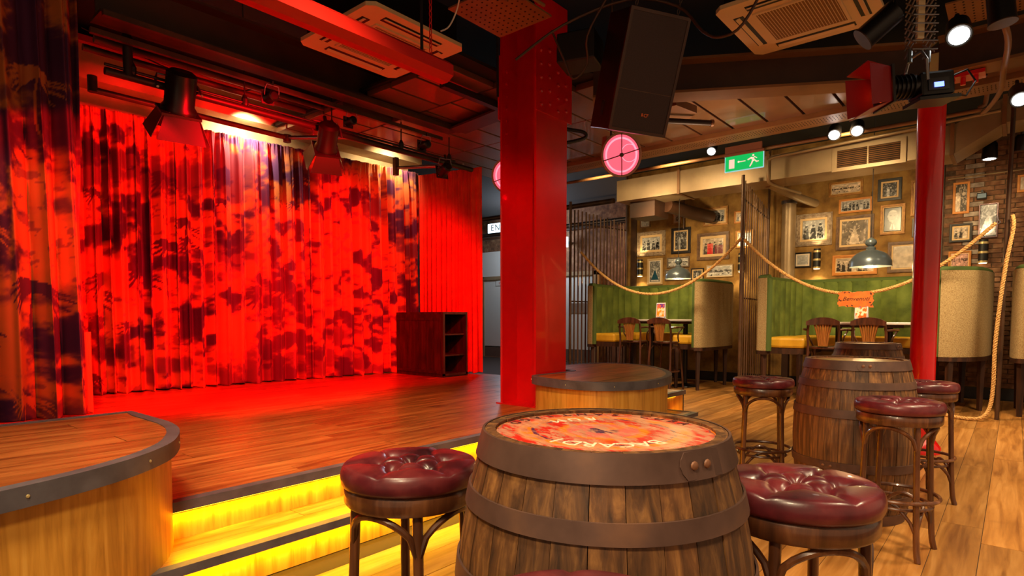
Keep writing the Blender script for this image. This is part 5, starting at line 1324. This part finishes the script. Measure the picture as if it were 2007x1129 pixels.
# ================================================================== FRAMED PICTURES
def picture(label, y, z, w_, h_, fr, fw_, mt, mw, kind, seed, tone=(1.0, 0.9, 0.78)):
    t = thing('framed_picture', label, 'picture', (10.615, y, z), 0, 'framed photographs on the ochre wall')
    def rect(a, b): return [(-a, -b), (a, -b), (a, b), (-a, b)]
    a, b = w_ / 2, h_ / 2
    ROT = (R(90), 0, R(-90))
    # raised moulding: two steps
    MB().band(rect(a, b), rect(a - fw_, b - fw_), 0, 0.022).build('frame_moulding', FR[fr], t, rot=ROT, bevel=0.003)
    MB().band(rect(a - fw_ * 0.25, b - fw_ * 0.25), rect(a - fw_ * 0.62, b - fw_ * 0.62), 0.022, 0.032).build('frame_bead', FR[fr], t, rot=ROT)
    if mt: MB().prism(rect(a - fw_, b - fw_), 0.004, 0.010).build('mount', M['mat_' + mt], t, rot=ROT)
    mw *= 0.62; pw, ph = a - fw_ - mw, b - fw_ - mw
    nx = max(14, int(pw * 2 / 0.008)); ny = max(14, int(ph * 2 / 0.008))
    u, v = np.meshgrid(np.linspace(-1, 1, nx), np.linspace(-1, 1, ny), indexing='ij')
    asp = pw / ph; x = u * asp
    rng_ = np.random.default_rng(seed)
    g = 0.30 + 0.35 * vnoise(u + 3, v + 3, 2.2, 2.2, seed, 4)
    if kind == 'group':
        g = 0.42 + 0.3 * vnoise(u + 3, v + 3, 3, 3, seed, 4)
        nfig = max(2, int(asp * 3.2))
        for k in range(nfig):
            cx = -asp + 2 * asp * (k + 0.5) / nfig + rng_.uniform(-.08, .08); hy = rng_.uniform(0.15, 0.45); wd = asp / nfig * 0.85
            body = (np.abs(x - cx) < wd * (0.6 + 0.4 * ((hy - v) / 1.2).clip(0, 1))) & (v < hy - 0.12)
            head = ((x - cx) ** 2 / (wd * .42) ** 2 + (v - hy) ** 2 / .17 ** 2) < 1
            g = np.where(body, rng_.choice([0.03, 0.05, 0.85, 0.08]), g); g = np.where(head, 0.6, g)
            g = np.where(((x - cx) ** 2 / (wd * .45) ** 2 + (v - hy - 0.1) ** 2 / .12 ** 2) < 1, 0.06, g)
    elif kind == 'portrait':
        g = 0.02 + 0.03 * vnoise(u + 3, v + 3, 3, 3, seed, 2)
        sh = (v < -0.25) & (np.abs(x) < 0.62 - 0.25 * (v + 0.25).clip(-1, 0) * 0); g = np.where(sh & (np.abs(x) < 0.3 + (-0.25 - v) * 0.8), 0.04, g)
        col_ = (np.abs(x) < (-0.12 - v).clip(0, 1) * 0.30) & (v < -0.15) & (v > -0.85); g = np.where(col_, 0.75, g)
        g = np.where((np.abs(x) < 0.05) & (v < -0.30), 0.03, g)
        head = (x / 0.36) ** 2 + ((v - 0.28) / 0.50) ** 2 < 1; g = np.where(head, (0.42 - 0.5 * (x + 0.1).clip(0, 1)) * (0.75 + 0.5 * vnoise(u + 3, v + 3, 5, 5, seed + 2, 3)), g)
        for ex_ in (-0.14, 0.14): g = np.where(((x - ex_) / 0.09) ** 2 + ((v - 0.33) / 0.035) ** 2 < 1, 0.10, g)
        g = np.where((np.abs(x - 0.02) < 0.05) & (v < 0.32) & (v > 0.16), 0.35, g); g = np.where((np.abs(x) < 0.13) & (np.abs(v - 0.03) < 0.025), 0.15, g)
        g = np.where(((x / 0.36) ** 2 + ((v - 0.28) / 0.50) ** 2 < 1) & (v > 0.60), 0.55, g)
    elif kind == 'figure':
        g = 0.12 + 0.25 * vnoise(u + 3, v + 3, 2, 2, seed, 3)
        body = (np.abs(x) < (0.10 + 0.30 * ((0.25 - v) / 1.1).clip(0, 1))) & (v < 0.28) & (v > -0.92)
        g = np.where(body, 0.75, g); g = np.where(x * x / .012 + (v - 0.42) ** 2 / .02 < 1, 0.55, g)
        arm = (np.abs(v - 0.18 - np.abs(x) * 0.5) < 0.05) & (np.abs(x) < 0.38); g = np.where(arm, 0.6, g)
    elif kind == 'couple':
        g = 0.05 + 0.1 * vnoise(u + 3, v + 3, 2, 2, seed, 3)
        for cx, tn in ((-0.2, 0.75), (0.16, 0.08)):
            g = np.where((np.abs(x - cx) < 0.16) & (v < 0.15), tn, g); g = np.where(((x - cx) / .13) ** 2 + ((v - 0.28) / .13) ** 2 < 1, 0.6, g)
    elif kind == 'street':
        g = 0.65 + 0.15 * vnoise(u + 3, v + 3, 2, 2, seed, 3)
        g = np.where((v < 0.25) & (v > -0.2) & (vnoise(u + 3, v, 7, 3, seed + 1, 3) > 0.42), 0.12, g)
        g = np.where((v < -0.3) & (vnoise(u + 3, v, 5, 5, seed + 2, 2) > 0.66), 0.08, g)
    elif kind == 'oval':
        g = 0.62 + 0 * u; g = np.where((x / 0.42) ** 2 + ((v) / 0.62) ** 2 < 1, 0.06, g); g = np.where((x / 0.22) ** 2 + ((v - .05) / 0.36) ** 2 < 1, 0.5, g)
    elif kind == 'plain':
        g = 0.6 + 0.1 * vnoise(u + 3, v + 3, 2, 2, seed, 3)
    g = (g * (0.35 + 0.85 * vnoise(u + 5, v + 2, 3.3, 3.3, seed + 4, 4)) + 0.5 * (vnoise(u + 1, v + 2, 6, 6, seed + 6, 3) > 0.62) * (kind in ('group', 'street', 'couple', 'figure')) * 0.6).clip(0.01, 1) if kind != 'portrait' else g.clip(0, 1)
    rgb = g[..., None] * np.array(tone)
    if kind == 'group' and seed == 10:
        rgb[(x < 0.05) & (x > -0.75) & (v < 0.35) & (g > 0.02)] *= 0.3; rgb[(x < 0.05) & (x > -0.75) & (v < 0.35)] += np.array([0.55, 0.0, 0.0])
        rgb[(x > 0.25) & (v < 0.1)] = rgb[(x > 0.25) & (v < 0.1)] * 0.4 + np.array([0.14, 0.0, 0.01])
    if seed == 7:
        m_ = (np.abs(x) < (0.06 + 0.34 * ((0.1 - v) / 0.9).clip(0, 1))) & (v < 0.1) & (v > -0.8); rgb[m_] = np.array([0.01, 0.06, 0.10])
    Pg = np.stack([np.full_like(u, -0.0115), -u * pw, v * ph], -1)
    me = grid_mesh('photo_print', Pg, M['photo'], False); set_colors(me, rgb.reshape(-1, 3))
    o = bpy.data.objects.new('photo_print', me); C.objects.link(o); o.parent = t
    sd = o.modifiers.new('paper', 'SOLIDIFY'); sd.thickness = 0.002; sd.offset = -1
    return t
BW = (0.8, 0.78, 0.74); SEP = (0.95, 0.75, 0.55)
pics = [
 ('small pale framed card half hidden under the duct drop', 5.56, 2.98, .22, .20, 'brown', .02, 'white', .02, 'plain', BW),
 ('distressed frame with a group photograph above the leftmost sconce', 5.43, 2.56, .60, .47, 'silver', .07, 'cream', .07, 'group', BW),
 ('tiny gilt frame with an oval portrait above the left pendant lamp', 4.90, 2.98, .20, .21, 'gold', .022, 'cream', .03, 'oval', SEP),
 ('thick black frame with two standing figures above the left pendant lamp', 4.82, 2.57, .38, .48, 'black', .05, 'cream', .045, 'couple', BW),
 ('wide grey frame directly behind the left pendant lamp cap', 4.87, 2.17, .45, .20, 'grey', .03, None, 0, 'street', BW),
 ('wide grey frame mostly hidden behind the left pendant lamp dome', 4.90, 1.94, .47, .21, 'grey', .03, None, 0, 'plain', BW),
 ('tall cream frame showing a woman in a blue dress', 5.34, 2.02, .32, .50, 'cream', .035, 'white', .03, 'figure', BW),
 ('gilt frame with a crowd photograph high above the left booth', 4.17, 2.95, .45, .33, 'gold', .035, 'cream', .05, 'group', BW),
 ('small honey frame beside the top of the middle rod screen', 3.73, 2.89, .21, .21, 'orange', .02, 'cream', .03, 'group', SEP),
 ('large carved frame with figures in bright red coats', 4.21, 2.42, .59, .49, 'brown', .06, 'cream', .075, 'group', SEP),
 ('gilt frame seen partly through the middle rod screen', 3.65, 2.50, .31, .31, 'gold', .025, 'cream', .03, 'group', BW),
 ('small dark square frame just right of the left pendant lamp', 4.49, 1.93, .24, .22, 'black', .02, 'cream', .035, 'couple', BW),
 ('wide cream frame with scattered sketches, crossed by the first rope', 4.08, 1.97, .48, .22, 'cream', .012, 'white', .02, 'street', BW),
 ('wide gilt frame with a pale landscape at the top of the middle group', 2.10, 3.16, .48, .23, 'gold', .035, 'cream', .015, 'street', SEP),
 ('wide honey frame with two heads below the pale landscape', 1.96, 2.88, .46, .22, 'orange', .03, 'white', .012, 'group', BW),
 ('distressed grey frame with a shop-front photograph over the third sconce', 2.55, 2.56, .55, .52, 'silver', .075, 'cream', .055, 'group', BW),
 ('carved brown frame with a man lighting a cigarette, centre of the middle group', 1.96, 2.46, .52, .53, 'brown', .05, 'cream', .05, 'figure', SEP),
 ('small black frame left of the third sconce', 2.70, 2.08, .26, .25, 'black', .025, 'white', .04, 'plain', BW),
 ('wide honey frame with a crowd, behind the right pendant lamp', 1.95, 1.96, .62, .32, 'orange', .045, 'cream', .02, 'group', SEP),
 ('broad black frame with cream mount high left of the red column', 1.51, 3.06, .31, .33, 'black', .04, 'cream', .04, 'couple', BW),
 ('gilt frame with a portrait of an elderly man in a dark suit', 1.46, 2.61, .32, .45, 'gold', .035, 'cream', .02, 'portrait', BW),
 ('tall gilt frame half hidden behind the red round column', 1.12, 2.89, .24, .52, 'gold', .035, 'cream', .03, 'figure', BW),
 ('dark frame half hidden behind the red round column, below the tall gilt one', 1.11, 2.46, .20, .27, 'black', .03, None, 0, 'plain', SEP),
 ('large brown frame with a faded boat scene beside the red column', 1.29, 2.04, .44, .46, 'brown', .05, 'cream', .03, 'plain', SEP),
 ('tall honey frame with an embracing couple on the brick wall', 0.64, 2.82, .19, .44, 'orange', .03, None, 0, 'couple', SEP),
 ('dark frame with wide cream mount on the brick wall', 0.63, 2.33, .26, .26, 'black', .03, 'cream', .035, 'group', SEP),
 ('small beaded red and gold frame on the brick wall, lowest left', 0.63, 1.95, .26, .25, 'orange', .025, 'cream', .02, 'street', (0.9, .5, .4)),
 ('mauve metal frame with a pale woman in a long dress on the brick wall', 0.33, 2.47, .21, .47, 'mauve', .014, None, 0, 'figure', (0.8, .82, .9)),
 ('honey frame cut off by the right edge of the picture', -0.06, 2.93, .20, .23, 'orange', .03, None, 0, 'plain', SEP)]
for i, (lab, y, z, w_, h_, fr, fw_, mt, mw, kd, tn) in enumerate(pics):
    p = picture(lab, y, z, w_, h_, fr, fw_, mt, mw, kd, i + 1 if i != 9 else 10, tn)
    if y < 0.8: p.location.x = 10.585
sl = thing('security_light', 'small grey floodlight fixed on the brick wall above the mauve frame', 'wall light', (10.54, 0.41, 2.81))
MB().box((0, 0, 0), (0.06, 0.11, 0.075), (0, 0.25, 0)).build('lamp_body', M['black'], sl, bevel=0.005)
MB().box((-0.034, 0, 0.0), (0.006, 0.095, 0.06), (0, 0.25, 0)).build('glass', M['grass'], sl)
MB().box((0.03, 0, 0.05), (0.03, 0.02, 0.08)).build('bracket', M['black'], sl)
pipe('wall_conduit', 'thin pale conduit running level along the top of the brick wall', [(10.57, 0.80, 3.10), (10.57, -1.6, 3.14)], 0.011, M['duct'], smooth=0, n=8)
pipe('wall_conduit', 'thin upright pipe beside the pictures above the left booth', [(10.54, 4.74, 2.78), (10.54, 4.74, 3.3)], 0.014, M['brownsteel'], smooth=0, n=8)
pipe('wall_conduit', 'slim pale conduit on the wall between the landscape and the black frame', [(10.60, 1.74, 2.2), (10.60, 1.74, 3.06)], 0.007, M['brownsteel'], smooth=0, n=8)

# ================================================================== CABINET ON STAGE
cb = thing('stage_cabinet', 'dark wooden cabinet with open shelves at the right of the stage', 'cabinet', (5.42, 5.76, 0.34), 0)
MB().box2((0, 0.0, 0.02), (0.46, 0.02, 0.05)).build('plinth_rail', M['darkwood'], cb)
MB().box2((0, 0, 0.84), (0.46, 0.96, 0.87)).build('top', M['darkwood'], cb)
MB().box2((0.02, 0.02, 0.0), (0.46, 0.96, 0.04)).build('base', M['darkwood'], cb)
MB().box2((0.0, 0.0, 0.0), (0.035, 0.96, 0.84)).build('side_panel', M['darkwood'], cb)
MB().box2((0.43, 0.0, 0.0), (0.46, 0.96, 0.84)).build('rear_panel', M['darkwood'], cb)
MB().box2((0.035, 0.93, 0.0), (0.43, 0.96, 0.84)).build('end_panel', M['darkwood'], cb)
for z in (0.28, 0.56): MB().box2((0.035, 0.03, z), (0.43, 0.93, z + 0.02)).build('shelf', M['darkwood'], cb)
for z in (0.05, 0.76): MB().box2((-0.014, 0.03, z), (0.0, 0.93, z + 0.035)).build('batten', M['darkwood'], cb)
for k in range(6): MB().box2((-0.005, 0.04 + k * 0.148, 0.085), (0.0, 0.18 + k * 0.148, 0.76)).build('panel_board', M['darkwood'], cb)

# rear signs
s1 = thing('light_sign', 'lit pale sign with large letters over the far door, beside the plain curtain', 'sign', (12.5, 11.1, 3.62))
MB().box((0, 0, 0), (0.06, 0.62, 0.26)).build('sign_box', M['coolsign'], s1, bevel=0.01)
MB().box((0.17, 0, 0), (0.28, 0.1, 0.06)).build('wall_arm', M['black'], s1)
text('lettering', 'EN', 0.24, M['signink'], s1, (-0.034, 0.02, 0), (R(90), 0, R(-90)), 0.002, spacing=1.25)
s2 = thing('light_sign', 'small lit blue-white sign box right of the riveted column', 'sign', (12.5, 8.80, 3.04))
MB().box((0, 0, 0), (0.06, 0.20, 0.26)).build('sign_box', M['coolsign'], s2, bevel=0.01)
MB().box((0.17, 0, 0), (0.28, 0.06, 0.06)).build('wall_arm', M['black'], s2)
text('door_lettering', 'S', 0.16, M['whitepaint'], s2, (0.16, -0.08, -0.40), (R(90), 0, R(-90)), 0.002)
s3 = thing('door_notice', 'faded red lettering strip on the far white door beside the plain curtain', 'notice', (12.69, 11.05, 2.10))
MB().box((0, 0, 0), (0.006, 0.5, 0.14)).build('notice_strip', M['whitepaint'], s3)
text('lettering', 'ETRAC', 0.09, M['redink'], s3, (-0.004, 0, 0), (R(90), 0, R(-90)), 0.001)
